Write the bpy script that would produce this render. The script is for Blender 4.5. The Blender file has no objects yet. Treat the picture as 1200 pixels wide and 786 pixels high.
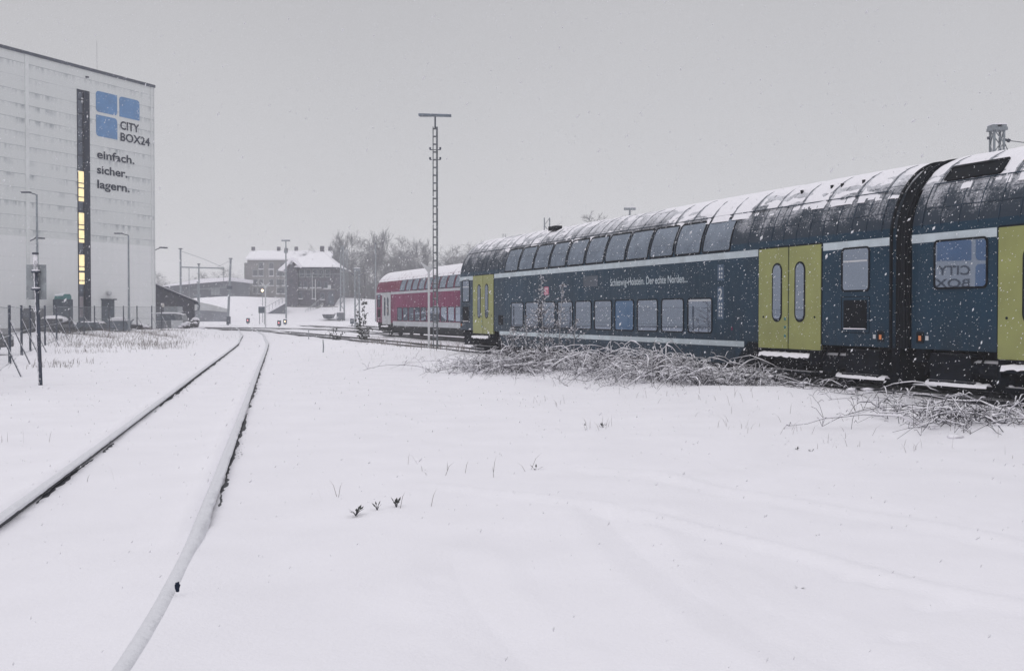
import bpy, math, random
import numpy as np
from mathutils import Vector, Matrix
R = math.radians
random.seed(7); rng = np.random.default_rng(7)
SC = bpy.context.scene
COL = SC.collection

# ---------------------------------------------------------------- camera, world, sun, exposure
H = 1.62
cam = bpy.data.cameras.new('camera'); cam.lens = 40.0; cam.sensor_width = 36; cam.clip_end = 2000; cam.clip_start = 0.1
co = bpy.data.objects.new('camera', cam); COL.objects.link(co)
co.location = (0, 0, H); co.rotation_euler = (R(90 - 1.117), 0, 0)
SC.camera = co

SKY_Z = 0.86          # zenith luminance of the cloud layer
world = bpy.data.worlds.new('World'); SC.world = world; world.use_nodes = True
nt = world.node_tree; nt.nodes.clear()
wo = nt.nodes.new('ShaderNodeOutputWorld')
bgs = nt.nodes.new('ShaderNodeBackground'); bgc = nt.nodes.new('ShaderNodeBackground'); ad = nt.nodes.new('ShaderNodeAddShader')
sky = nt.nodes.new('ShaderNodeTexSky'); sky.sky_type = 'NISHITA'; sky.sun_disc = False
sky.sun_elevation = R(38); sky.sun_rotation = R(200)
bgs.inputs['Strength'].default_value = 0.006
nt.links.new(sky.outputs[0], bgs.inputs['Color'])
tc = nt.nodes.new('ShaderNodeTexCoord'); sx = nt.nodes.new('ShaderNodeSeparateXYZ')
nt.links.new(tc.outputs['Generated'], sx.inputs[0])
ramp = nt.nodes.new('ShaderNodeValToRGB'); nt.links.new(sx.outputs['Z'], ramp.inputs[0])
e = ramp.color_ramp.elements
e[0].position = 0.0; e[0].color = (0.575, 0.566, 0.572, 1)
e[1].position = 1.0; e[1].color = (0.97, 0.965, 1.0, 1)
m_ = ramp.color_ramp.elements.new(0.30); m_.color = (0.474, 0.467, 0.476, 1)
m_ = ramp.color_ramp.elements.new(0.55); m_.color = (0.74, 0.735, 0.76, 1)
cl = nt.nodes.new('ShaderNodeTexNoise'); cl.inputs['Scale'].default_value = 1.6; cl.inputs['Detail'].default_value = 3
nt.links.new(tc.outputs['Generated'], cl.inputs['Vector'])
mr = nt.nodes.new('ShaderNodeMapRange'); mr.inputs['From Min'].default_value = .3; mr.inputs['From Max'].default_value = .7
mr.inputs['To Min'].default_value = .94; mr.inputs['To Max'].default_value = 1.06
nt.links.new(cl.outputs['Fac'], mr.inputs['Value'])
nt.links.new(ramp.outputs[0], bgc.inputs['Color']); nt.links.new(mr.outputs[0], bgc.inputs['Strength'])
nt.links.new(bgs.outputs[0], ad.inputs[0]); nt.links.new(bgc.outputs[0], ad.inputs[1]); nt.links.new(ad.outputs[0], wo.inputs['Surface'])

sl = bpy.data.lights.new('sun', 'SUN'); sl.energy = 0.55; sl.angle = R(35); sl.color = (1.0, 0.975, 0.95)
so = bpy.data.objects.new('sun', sl); COL.objects.link(so)
so.rotation_euler = (R(48), 0, R(-35))
SC.view_settings.view_transform = 'Standard'; SC.view_settings.look = 'None'
SC.view_settings.exposure = 0.0; SC.view_settings.gamma = 1.0
try: SC.view_settings.use_curve_mapping = False
except Exception: pass
SC.cycles.max_bounces = 8; SC.cycles.transparent_max_bounces = 12; SC.cycles.volume_bounces = 4
try: SC.cycles.use_denoising = True
except Exception: pass

# ---------------------------------------------------------------- pixel to place helpers (survey of the photograph)
F = 1333.3; PT = R(-1.117)
def ray(px, py):
    u = px - 600; v = 393 - py
    y = F * math.cos(PT) - v * math.sin(PT); z = F * math.sin(PT) + v * math.cos(PT)
    return (u / y, 1.0, z / y)
def at(px, py, Y):
    r = ray(px, py); return Vector((r[0] * Y, Y, H + r[2] * Y))
def gr(px, py):
    r = ray(px, py); s = -H / r[2]; return Vector((r[0] * s, s, 0))
TH = math.atan(515 / 1333.3); TN = (math.cos(TH), math.sin(TH)); TD = (-math.sin(TH), math.cos(TH))
def tz(px, py, p=14.43):
    r = ray(px, py); s = p / (r[0] * TN[0] + r[1] * TN[1])
    return r[0] * s * TD[0] + s * TD[1], H + r[2] * s
BC = (-29.8, 95.0); BA = R(66.2)
def wl(px, py):
    wd = (math.cos(BA), math.sin(BA)); wn = (-math.sin(BA), math.cos(BA)); r = ray(px, py)
    s = (BC[0] * wn[0] + BC[1] * wn[1]) / (r[0] * wn[0] + r[1] * wn[1])
    return (r[0] * s - BC[0]) * wd[0] + (s - BC[1]) * wd[1], H + r[2] * s

# ---------------------------------------------------------------- materials
MATS = {}
def new_mat(name):
    m = bpy.data.materials.new(name); m.use_nodes = True; MATS[name] = m
    return m, m.node_tree, m.node_tree.nodes['Principled BSDF']
def N(nt, t, **kw):
    n = nt.nodes.new(t)
    for k, v in kw.items(): setattr(n, k, v)
    return n
def noise(nt, scale, detail=4, vec=None, dist=0, rough=.5):
    n = N(nt, 'ShaderNodeTexNoise'); n.inputs['Scale'].default_value = scale; n.inputs['Detail'].default_value = detail
    n.inputs['Distortion'].default_value = dist; n.inputs['Roughness'].default_value = rough
    if vec is None:
        t = N(nt, 'ShaderNodeTexCoord'); vec = t.outputs['Object']
    nt.links.new(vec, n.inputs['Vector']); return n
def rng_(nt, val, a, b, c=0, d=1):
    m = N(nt, 'ShaderNodeMapRange'); m.inputs['From Min'].default_value = a; m.inputs['From Max'].default_value = b
    m.inputs['To Min'].default_value = c; m.inputs['To Max'].default_value = d
    nt.links.new(val, m.inputs['Value']); return m.outputs[0]
def mixc(nt, fac, a, b):
    m = N(nt, 'ShaderNodeMix', data_type='RGBA')
    if isinstance(fac, (int, float)): m.inputs[0].default_value = fac
    else: nt.links.new(fac, m.inputs[0])
    for i, c in ((6, a), (7, b)):
        if isinstance(c, tuple): m.inputs[i].default_value = (*c[:3], 1)
        else: nt.links.new(c, m.inputs[i])
    return m.outputs[2]
def math_(nt, op, a, b=0.0):
    m = N(nt, 'ShaderNodeMath', operation=op)
    for i, c in ((0, a), (1, b)):
        if isinstance(c, (int, float)): m.inputs[i].default_value = c
        else: nt.links.new(c, m.inputs[i])
    return m.outputs[0]
def bump(nt, b, h, strength=.3, dist=.02):
    n = N(nt, 'ShaderNodeBump'); n.inputs['Strength'].default_value = strength; n.inputs['Distance'].default_value = dist
    nt.links.new(h, n.inputs['Height']); nt.links.new(n.outputs[0], b.inputs['Normal'])
SNOW = (0.845, 0.83, 0.875)
def plain(name, col, rough=.6, var=.25, scale=6, metal=0, dust=0.0, spec=.5):
    """colour with mottled wear; dust = share of snow caught on upward faces"""
    m, nt, b = new_mat(name)
    n = noise(nt, scale, 6)
    f = rng_(nt, n.outputs['Fac'], .3, .7)
    c = mixc(nt, f, tuple(x * (1 - var) for x in col), tuple(min(1, x * (1 + var)) for x in col))
    if dust:
        g = N(nt, 'ShaderNodeNewGeometry'); s = N(nt, 'ShaderNodeSeparateXYZ'); nt.links.new(g.outputs['Normal'], s.inputs[0])
        n2 = noise(nt, 14, 6)
        up = math_(nt, 'ADD', rng_(nt, s.outputs['Z'], .2, .8, 0, .8), rng_(nt, n2.outputs['Fac'], .35, .65, -.5, dust - .5))
        c = mixc(nt, rng_(nt, up, 0, .25), c, SNOW)
    nt.links.new(c, b.inputs['Base Color']); b.inputs['Roughness'].default_value = rough; b.inputs['Metallic'].default_value = metal
    b.inputs['Specular IOR Level'].default_value = spec
    bump(nt, b, n.outputs['Fac'], .15, .01)
    return m
def snow_mat(name, col=SNOW, s1=1.1, s2=45, st=.35):
    m, nt, b = new_mat(name)
    a = noise(nt, s1, 5); f = noise(nt, s2, 5); g = noise(nt, 260, 3)
    h = math_(nt, 'ADD', math_(nt, 'MULTIPLY', a.outputs['Fac'], 1.6), math_(nt, 'ADD', math_(nt, 'MULTIPLY', f.outputs['Fac'], .30), math_(nt, 'MULTIPLY', g.outputs['Fac'], .09)))
    c = mixc(nt, rng_(nt, a.outputs['Fac'], .3, .7), tuple(x * .975 for x in col), tuple(min(1, x * 1.02) for x in col))
    nt.links.new(c, b.inputs['Base Color']); b.inputs['Roughness'].default_value = .85
    b.inputs['Specular IOR Level'].default_value = .2
    bump(nt, b, h, st, .06)
    return m
M_SNOW = snow_mat('snow')
M_SNOWR = snow_mat('packed_snow', col=(.70, .70, .74), s1=9, s2=60, st=.4)
M_SNOWC = snow_mat('snow_clump', s1=9, s2=90, st=.3)
M_NAVY = plain('navy_paint', (.0055, .030, .060), .38, .14, 2.2)
def train_paint(name, col):
    m, nt, b = new_mat(name)
    t = N(nt, 'ShaderNodeTexCoord'); mp = N(nt, 'ShaderNodeMapping'); mp.inputs['Scale'].default_value = (3.5, 3.5, .35); nt.links.new(t.outputs['Object'], mp.inputs[0])
    st = noise(nt, 2.0, 6, mp.outputs[0]); bg = noise(nt, .7, 5); sp = noise(nt, 38, 3, rough=.6)
    s = N(nt, 'ShaderNodeSeparateXYZ'); nt.links.new(t.outputs['Object'], s.inputs[0])
    c = mixc(nt, rng_(nt, bg.outputs['Fac'], .3, .7), tuple(x * .78 for x in col), tuple(x * 1.2 for x in col))
    c = mixc(nt, rng_(nt, st.outputs['Fac'], .48, .72, 0, .32), c, tuple(x * .8 + .006 for x in col))
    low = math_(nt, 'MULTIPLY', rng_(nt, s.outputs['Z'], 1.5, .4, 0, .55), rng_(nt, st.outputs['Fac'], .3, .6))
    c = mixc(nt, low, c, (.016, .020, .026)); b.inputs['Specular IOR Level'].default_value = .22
    c = mixc(nt, rng_(nt, sp.outputs['Fac'], .665, .72, 0, .65), c, (.5, .52, .56))          # snow specks frozen on
    nt.links.new(c, b.inputs['Base Color'])
    nt.links.new(rng_(nt, st.outputs['Fac'], .3, .7, .30, .55), b.inputs['Roughness'])
    bump(nt, b, bg.outputs['Fac'], .08, .01); return m
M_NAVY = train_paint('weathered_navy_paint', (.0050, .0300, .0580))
M_NAVYR = plain('navy_roof_paint', (.010, .028, .052), .5, .3, 3)
M_GREEN = plain('green_door_paint', (.262, .272, .090), .42, .10, 2)
M_STRIPE = plain('pale_stripe', (.46, .52, .56), .5, .14, 3)
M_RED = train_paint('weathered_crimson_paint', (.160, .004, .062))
M_BLACK = plain('black_underframe', (.004, .006, .011), .9, .5, 8, dust=.2, spec=.15)
M_RUBBER = plain('black_rubber', (.004, .006, .010), .85, .3, 8, spec=.2)
M_STEEL = plain('galvanised_steel', (.20, .225, .25), .55, .25, 5, dust=.2)
M_DSTEEL = plain('dark_steel', (.035, .045, .07), .6, .3, 7, dust=.2)
M_RAIL = plain('rail_steel', (.018, .02, .028), .6, .5, 20)
M_MAST = plain('weathered_mast_steel', (.10, .112, .125), .6, .35, 5, dust=.25)
M_WHITEM = plain('white_metal', (.50, .51, .53), .5, .12, 4)
M_CONC = plain('concrete', (.30, .30, .31), .85, .2, 1.5, dust=.1)
M_BARK = plain('dark_cane', (.026, .025, .036), .85, .4, 9)
M_LEAF = plain('dark_leaf', (.03, .034, .03), .8, .5, 9)
M_DRY = plain('dry_grass', (.17, .15, .14), .9, .4, 6)
M_TREE = plain('frosted_twig', (.13, .135, .15), .9, .3, .4)
M_TRUNK = plain('dark_trunk', (.07, .068, .075), .9, .3, 1)
M_SHED = plain('dark_shed_boards', (.040, .046, .068), .8, .3, 1.2)
M_HALL = plain('grey_hall_wall', (.10, .11, .135), .8, .25, .3)
M_STUCCO = plain('grey_stucco', (.20, .193, .20), .9, .2, .3)
M_GLASSD = plain('dim_window', (.06, .07, .09), .15, .2, 2)
M_CABT = plain('cabinet_metal', (.035, .055, .08), .5, .25, 2)
M_TEAL = plain('teal_cap', (.05, .17, .17), .6, .2, 5, dust=.25)
M_CAR = plain('grey_car_paint', (.12, .13, .15), .35, .1, 3, dust=.3)
M_DCAR = plain('dark_car_paint', (.014, .016, .024), .3, .1, 3)
M_LOGO = plain('logo_blue', (.085, .215, .43), .5, .12, 1.0)
M_INK = plain('sign_ink', (.006, .013, .032), .8, .1, 3, spec=.2)
M_DEBRIS = plain('dark_debris', (.03, .03, .036), .9, .5, 4, dust=.5)
M_SKIP = plain('skip_metal', (.13, .155, .19), .7, .2, 2, dust=.2)
M_BOARD = plain('sign_back', (.25, .27, .29), .5, .25, 5)

def brick_mat():
    m, nt, b = new_mat('dark_brick')
    t = N(nt, 'ShaderNodeTexCoord'); mp = N(nt, 'ShaderNodeMapping'); mp.inputs['Rotation'].default_value = (R(90), 0, 0)
    nt.links.new(t.outputs['Object'], mp.inputs[0])
    br = N(nt, 'ShaderNodeTexBrick'); br.inputs['Scale'].default_value = 4
    br.inputs['Color1'].default_value = (.06, .05, .07, 1); br.inputs['Color2'].default_value = (.03, .03, .048, 1); br.inputs['Mortar'].default_value = (.10, .10, .12, 1)
    nt.links.new(mp.outputs[0], br.inputs['Vector'])
    n = noise(nt, .8, 5)
    nt.links.new(mixc(nt, rng_(nt, noise(nt, 2.6, 8, rough=.75).outputs['Fac'], .45, .68, 0, .75), br.outputs[0], (.15, .155, .185)), b.inputs['Base Color'])
    b.inputs['Roughness'].default_value = .9
    return m
M_BRICK = brick_mat()

def glass_mat(name, base=(.03, .05, .08), w=.42, tint=(.62, .72, .86), rough=.012, frost=.22):
    m, nt, b = new_mat(name)
    n = noise(nt, 2.5, 6); n2 = noise(nt, 60, 4)
    c = mixc(nt, rng_(nt, n.outputs['Fac'], .42, .7, 0, frost), base, (.16, .19, .24))
    nt.links.new(c, b.inputs['Base Color']); b.inputs['Roughness'].default_value = .5
    g = N(nt, 'ShaderNodeBsdfGlossy'); g.inputs['Color'].default_value = (*tint, 1); g.inputs['Roughness'].default_value = rough
    bp = N(nt, 'ShaderNodeBump'); bp.inputs['Strength'].default_value = .02; bp.inputs['Distance'].default_value = .004
    nt.links.new(n.outputs['Fac'], bp.inputs['Height']); nt.links.new(bp.outputs[0], g.inputs['Normal'])
    mx = N(nt, 'ShaderNodeMixShader'); nt.links.new(rng_(nt, n2.outputs['Fac'], .3, .75, w + .04, w - .06), mx.inputs[0])
    nt.links.new(b.outputs[0], mx.inputs[1]); nt.links.new(g.outputs[0], mx.inputs[2])
    nt.links.new(mx.outputs[0], nt.nodes['Material Output'].inputs['Surface'])
    return m
M_PANE = glass_mat('train_glass', w=.48, tint=(.60, .67, .78))
M_PANEU = glass_mat('upper_deck_glass', w=.36, base=(.03, .045, .07), tint=(.55, .63, .75), rough=.08, frost=.6)
M_PANEB = glass_mat('blue_blind_glass', base=(.02, .09, .20), w=.15, frost=.1)
M_PANED = glass_mat('dark_glass', base=(.012, .018, .03), w=.12, frost=.15)
M_STRIPGL = glass_mat('stairwell_glass', base=(.014, .024, .05), w=.10, frost=.25)

def emit(name, col, s, base=(.5, .5, .5)):
    m, nt, b = new_mat(name)
    b.inputs['Base Color'].default_value = (*base, 1)
    n = noise(nt, 1.7, 3)
    b.inputs['Emission Color'].default_value = (*col, 1)
    nt.links.new(rng_(nt, n.outputs['Fac'], .3, .7, s * .85, s * 1.12), b.inputs['Emission Strength'])
    return m
M_LIT = emit('lit_stairwell', (1.0, .82, .44), 1.05, (.3, .25, .15))
M_LAMPW = emit('warm_lamp', (1.0, .66, .36), 5)
M_LAMPR = emit('red_signal', (1.0, .10, .14), 1.6)
M_ORANGE = plain('orange_reflector', (.65, .22, .08), .5, .1)

def wall_mat():
    """ribbed white cladding panels with dirty joints above the seventh metre"""
    m, nt, b = new_mat('white_cladding')
    t = N(nt, 'ShaderNodeTexCoord'); s = N(nt, 'ShaderNodeSeparateXYZ'); nt.links.new(t.outputs['Object'], s.inputs[0])
    z = s.outputs['Z']; x = s.outputs['X']
    zf = math_(nt, 'FRACT', math_(nt, 'ADD', z, .35))             # a joint every metre
    joint = math_(nt, 'LESS_THAN', zf, .045)
    mp = N(nt, 'ShaderNodeMapping'); mp.inputs['Scale'].default_value = (1.3, 1.3, .10); nt.links.new(t.outputs['Object'], mp.inputs[0])
    st = noise(nt, 2.2, 6, mp.outputs[0])                            # vertical streaks
    mp2 = N(nt, 'ShaderNodeMapping'); mp2.inputs['Scale'].default_value = (.35, .35, 1.1); nt.links.new(t.outputs['Object'], mp2.inputs[0])
    pt = noise(nt, .8, 3, mp2.outputs[0])
    below = rng_(nt, zf, .55, 1.0, 0, 1)                            # dirt washes down from the joint above it
    dirt = math_(nt, 'MULTIPLY', math_(nt, 'MULTIPLY', rng_(nt, st.outputs['Fac'], .42, .66), rng_(nt, pt.outputs['Fac'], .40, .62)), below)
    hi = rng_(nt, z, 7.15, 7.2)
    dirt = math_(nt, 'MULTIPLY', dirt, hi)
    base = mixc(nt, hi, (.75, .76, .765), (.65, .67, .665))
    base = mixc(nt, rng_(nt, st.outputs['Fac'], .3, .7, 0, .14), base, (.46, .50, .50))
    c = mixc(nt, math_(nt, 'MULTIPLY', dirt, .85), base, (.13, .16, .19))
    jt = math_(nt, 'MULTIPLY', joint, rng_(nt, pt.outputs['Fac'], .3, .6, .10, .62))
    jt = math_(nt, 'MULTIPLY', jt, rng_(nt, z, 7.1, 7.2, .18, 1))
    c = mixc(nt, jt, c, (.12, .15, .18))
    nt.links.new(c, b.inputs['Base Color']); b.inputs['Roughness'].default_value = .6
    bump(nt, b, zf, .05, .02)
    return m
M_WALL = wall_mat()

def roof_mat(name, base, lo, hi, seam=.46):
    """steel roof sheets dusted with snow; seams stay dark. lo/hi: upward-normal range over which the dusting takes over"""
    m, nt, b = new_mat(name)
    t = N(nt, 'ShaderNodeTexCoord'); s = N(nt, 'ShaderNodeSeparateXYZ'); nt.links.new(t.outputs['Object'], s.inputs[0])
    g = N(nt, 'ShaderNodeNewGeometry'); sn = N(nt, 'ShaderNodeSeparateXYZ'); nt.links.new(g.outputs['Normal'], sn.inputs[0])
    n1 = noise(nt, 26, 7, rough=.7); n2 = noise(nt, 2.2, 4)
    up = rng_(nt, sn.outputs['Z'], lo, hi, -.48, 1.05)
    v = math_(nt, 'ADD', up, math_(nt, 'ADD', rng_(nt, n1.outputs['Fac'], .3, .7, -.34, .34), rng_(nt, n2.outputs['Fac'], .3, .7, -.3, .3)))
    f = rng_(nt, v, -.05, .75)
    xf = math_(nt, 'FRACT', math_(nt, 'DIVIDE', math_(nt, 'ADD', s.outputs['X'], 40), seam))
    zf = math_(nt, 'FRACT', math_(nt, 'MULTIPLY', s.outputs['Z'], 3.3)); sm = math_(nt, 'MAXIMUM', math_(nt, 'LESS_THAN', xf, .12), math_(nt, 'LESS_THAN', zf, .07))
    sm = math_(nt, 'MULTIPLY', sm, rng_(nt, noise(nt, 7, 3).outputs['Fac'], .40, .52, 0.1, 1))
    f = math_(nt, 'MULTIPLY', f, math_(nt, 'SUBTRACT', 1.0, math_(nt, 'MULTIPLY', sm, .8)))
    c = mixc(nt, f, base, (.66, .66, .71))
    nt.links.new(c, b.inputs['Base Color']); b.inputs['Roughness'].default_value = .55
    bump(nt, b, v, .25, .01)
    return m
M_ROOFB = roof_mat('dusted_navy_roof', (.006, .018, .036), .05, 1.0)
M_ROOFR = roof_mat('dusted_red_roof', (.15, .007, .042), .3, .75)

# ---------------------------------------------------------------- mesh helpers
class MB:
    def __init__(s): s.v = []; s.f = []
    def add(s, vs, fs):
        o = len(s.v); s.v += [tuple(v) for v in vs]; s.f += [tuple(i + o for i in f) for f in fs]; return s
    def box(s, cx, cy, cz, sx, sy, sz, rz=0, tilt=None):
        vs = [Vector((x * sx / 2, y * sy / 2, z * sz / 2)) for x in (-1, 1) for y in (-1, 1) for z in (-1, 1)]
        if tilt: vs = [tilt @ v for v in vs]
        c, k = math.cos(rz), math.sin(rz)
        vs = [(cx + v.x * c - v.y * k, cy + v.x * k + v.y * c, cz + v.z) for v in vs]
        return s.add(vs, [(0, 1, 3, 2), (4, 6, 7, 5), (0, 4, 5, 1), (2, 3, 7, 6), (0, 2, 6, 4), (1, 5, 7, 3)])
    def b2(s, x0, x1, y0, y1, z0, z1): return s.box((x0 + x1) / 2, (y0 + y1) / 2, (z0 + z1) / 2, abs(x1 - x0), abs(y1 - y0), abs(z1 - z0))
    def tube(s, pts, rad, n=6, cap=True):
        pts = [Vector(p) for p in pts]; rad = rad if isinstance(rad, (list, tuple)) else [rad] * len(pts)
        vs = []; k = len(pts)
        t0 = (pts[1] - pts[0]).normalized(); u = t0.orthogonal().normalized()
        for i, p in enumerate(pts):
            t = (pts[min(i + 1, k - 1)] - pts[max(i - 1, 0)])
            t = t.normalized() if t.length > 1e-9 else t0
            u = (u - t * u.dot(t)); u = u.normalized() if u.length > 1e-6 else t.orthogonal().normalized()
            w = t.cross(u)
            for j in range(n):
                a = 2 * math.pi * j / n; vs.append(p + (u * math.cos(a) + w * math.sin(a)) * rad[i])
        fs = [(i * n + j, i * n + (j + 1) % n, (i + 1) * n + (j + 1) % n, (i + 1) * n + j) for i in range(k - 1) for j in range(n)]
        if cap: fs += [tuple(range(n - 1, -1, -1)), tuple((k - 1) * n + j for j in range(n))]
        return s.add(vs, fs)
    def bar(s, a, b, w, h=None):
        """rectangular bar from a to b"""
        a, b = Vector(a), Vector(b); t = (b - a).normalized(); up = Vector((0, 0, 1)) if abs(t.z) < .95 else Vector((1, 0, 0))
        u = t.cross(up).normalized(); w2 = u * w / 2; h2 = u.cross(t).normalized() * (h or w) / 2
        vs = [p + su * w2 + sh * h2 for p in (a, b) for su, sh in ((-1, -1), (1, -1), (1, 1), (-1, 1))]
        return s.add(vs, [(3, 2, 1, 0), (4, 5, 6, 7), (0, 1, 5, 4), (1, 2, 6, 5), (2, 3, 7, 6), (3, 0, 4, 7)])
    def prism(s, poly, f0, f1):
        """poly: list of 2D points; f0/f1 map a 2D point to 3D at the two ends"""
        n = len(poly); vs = [f0(*p) for p in poly] + [f1(*p) for p in poly]
        return s.add(vs, [tuple(range(n - 1, -1, -1)), tuple(range(n, 2 * n))] + [(i, (i + 1) % n, n + (i + 1) % n, n + i) for i in range(n)])
    def blob(s, c, r, sz=(1, 1, 1), n=8, m=5, j=.18):
        vs = [(c[0], c[1], c[2] + r * sz[2])]
        for a in range(1, m):
            ph = math.pi * a / m
            for b in range(n):
                th = 2 * math.pi * b / n; q = r * (1 + random.uniform(-j, j))
                vs.append((c[0] + q * sz[0] * math.sin(ph) * math.cos(th), c[1] + q * sz[1] * math.sin(ph) * math.sin(th), c[2] + q * sz[2] * math.cos(ph)))
        vs.append((c[0], c[1], c[2] - r * sz[2])); L = len(vs) - 1
        fs = [(0, 1 + b, 1 + (b + 1) % n) for b in range(n)]
        for a in range(m - 2):
            for b in range(n):
                p = 1 + a * n; q = p + n; fs.append((p + b, q + b, q + (b + 1) % n, p + (b + 1) % n))
        p = 1 + (m - 2) * n; fs += [(L, p + (b + 1) % n, p + b) for b in range(n)]
        return s.add(vs, fs)
    def build(s, name, mat, parent=None, smooth=False, loc=None, rz=0, bevel=0, mats=None):
        me = bpy.data.meshes.new(name); me.from_pydata(s.v, [], s.f)
        if mats is not None:
            for m in mat: me.materials.append(m)
            me.polygons.foreach_set('material_index', mats)
        else: me.materials.append(mat)
        if smooth:
            me.polygons.foreach_set('use_smooth', [True] * len(me.polygons))
        me.update()
        o = bpy.data.objects.new(name, me); COL.objects.link(o)
        if parent: o.parent = parent
        if loc: o.location = loc
        if rz: o.rotation_euler.z = rz
        if bevel:
            b = o.modifiers.new('bevel', 'BEVEL'); b.width = bevel; b.segments = 2; b.limit_method = 'ANGLE'
        return o
def grid_faces(nu, nv, wrap=False):
    return [(i * nv + j, (i + 1) * nv + j, (i + 1) * nv + (j + 1) % nv, i * nv + (j + 1) % nv) for i in range(nu - 1) for j in range(nv if wrap else nv - 1)]
def tag(o, label=None, cat=None, group=None, kind=None):
    if label: o['label'] = label
    if cat: o['category'] = cat
    if group: o['group'] = group
    if kind: o['kind'] = kind
    return o
def thing(name, label, cat, loc=(0, 0, 0), rz=0, group=None):
    o = bpy.data.objects.new(name, None); COL.objects.link(o); o.location = loc; o.rotation_euler.z = rz
    o.empty_display_size = .2
    return tag(o, label, cat, group)
def dup(root, loc, rz, label, scale=None, cat=None):
    """copy a thing with its parts and sub-parts"""
    kids = {}
    for o in COL.objects: kids.setdefault(o.parent, []).append(o)
    def rec(o, par):
        c = o.copy(); COL.objects.link(c)
        if par: c.parent = par
        for ch in kids.get(o, []): rec(ch, c)
        return c
    r = rec(root, None); r.location = loc; r.rotation_euler.z = rz; r['label'] = label
    if scale: r.scale = scale
    if cat: r['category'] = cat
    return r
def text_mesh(s, width=None, cap=None, bold=0.0, ext=.004):
    """returns (verts, faces) of lettering, baseline at y=0, left at x=0, cap-height = cap, width = width"""
    def mk(t):
        cu = bpy.data.curves.new('lettering', 'FONT'); cu.body = t; cu.size = 1; cu.offset = bold; cu.extrude = 0.0; cu.resolution_u = 4
        ob = bpy.data.objects.new('lettering', cu); COL.objects.link(ob)
        dg = bpy.context.evaluated_depsgraph_get(); me = bpy.data.meshes.new_from_object(ob.evaluated_get(dg))
        vs = [tuple(v.co) for v in me.vertices]; fs = [tuple(p.vertices) for p in me.polygons]
        bpy.data.objects.remove(ob); bpy.data.meshes.remove(me); return vs, fs
    hv, _ = mk('H'); hc = max(v[1] for v in hv)
    vs, fs = mk(s); x0 = min(v[0] for v in vs); x1 = max(v[0] for v in vs)
    ky = cap / hc; kx = (width / (x1 - x0)) if width else ky
    return [((v[0] - x0) * kx, v[1] * ky) for v in vs], fs
def letters(mb, s, x, z, width, cap, to3d, bold=0.0):
    vs, fs = text_mesh(s, width, cap, bold)
    mb.add([to3d(x + a, z + b) for a, b in vs], fs)
def rrect(x0, x1, z0, z1, r, n=5):
    pts = []
    for cx, cz, a0 in ((x1 - r, z1 - r, 0), (x0 + r, z1 - r, 90), (x0 + r, z0 + r, 180), (x1 - r, z0 + r, 270)):
        for k in range(n + 1):
            a = R(a0 + 90 * k / n); pts.append((cx + r * math.cos(a), cz + r * math.sin(a)))
    return pts

# ---------------------------------------------------------------- ground
def gauss(d, w): return np.exp(-(d / w) ** 2)
def dist_poly(x, y, pts):
    best = np.full(x.shape, 1e9)
    for (ax, ay), (bx, by) in zip(pts[:-1], pts[1:]):
        dx, dy = bx - ax, by - ay; L = dx * dx + dy * dy
        t = np.clip(((x - ax) * dx + (y - ay) * dy) / L, 0, 1)
        best = np.minimum(best, np.hypot(x - ax - t * dx, y - ay - t * dy))
    return best
def sst(x, a, b):
    t = np.clip((x - a) / (b - a), 0, 1); return t * t * (3 - 2 * t)
def G2(*q): return [tuple(gr(*p)[:2]) for p in q]
RUTS = [(G2((500, 572), (598, 583), (691, 593), (800, 614), (921, 640), (1018, 663), (1142, 694), (1230, 712)), .032, .10),
        (G2((700, 552), (769, 555), (860, 572), (936, 583), (1072, 606), (1230, 642)), .030, .13),
        (G2((530, 660), (543, 698), (590, 749), (640, 800)), -.022, .16),
        (G2((710, 600), (722, 620), (769, 663), (800, 688), (890, 741), (1000, 792)), -.028, .15),
        (G2((830, 668), (889, 710), (975, 749), (1060, 800)), -.020, .13),
        (G2((560, 640), (620, 610), (760, 600)), -.012, .14)]
DIMP = [gr(990, 672), gr(1030, 678), gr(1085, 708), gr(1113, 706), gr(508, 684), gr(445, 512), gr(458, 508), gr(915, 641), gr(1048, 750)]
def height(x, y, ruts=True):
    z = .030 * np.sin(x * .31 + y * .17 + 1) + .022 * np.sin(x * .73 - y * .41) + .014 * np.sin(x * 1.7 + y * 1.1 + 2) * np.sin(y * .9 - x * .6)
    z = z + .007 * np.sin(x * 4.1 + y * 2.3) * np.sin(y * 3.1 - x * 1.9)
    p = x * TN[0] + y * TN[1]; t = x * TD[0] + y * TD[1]
    z = z + .16 * gauss(p - 12.3, 1.1) * (1 + .4 * np.sin(t * .8)) * sst(t, 6, 12) * (1 - sst(t, 55, 75))
    z = z + .05 * gauss(p - 14.4, .5) * sst(t, 6, 12) * (1 - sst(t, 55, 75))
    if ruts:
        z = z + .0050 * np.sin(x * 13.1 + 3 * np.sin(y * 2.3)) * np.sin(y * 9.7 + 2 * np.sin(x * 3.1)) * (.5 + .5 * np.sin(x * .9 + y * .5))
        for pts, h, w in RUTS:
            d = dist_poly(x, y, pts)
            z = z + h * .9 * np.exp(-np.abs(d) / (w * .75)) - h * .5 * gauss(d - w * 1.9, w * .8)
        for c in DIMP: z = z - .03 * gauss(np.hypot(x - c[0], y - c[1]), .09)
    # verge before the fence
    v = sst(-x, 17.5, 24) * sst(y, 45, 70) * (1 - sst(y, 92, 110)); z = z + .28 * v * (1 + .3 * np.sin(x * 1.3 + y * .8))
    # embankment with the railway yard on top
    prof = sst(y, 170, 187) * sst(x, -62, -52)
    z = z * (1 - prof) + prof * (4.1 + .2 * np.sin(x * .11) + .12 * np.sin(x * .37 + y * .2))
    z = z + 1.0 * sst(y, 135, 168) * (1 - prof) * .4
    return z
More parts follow.
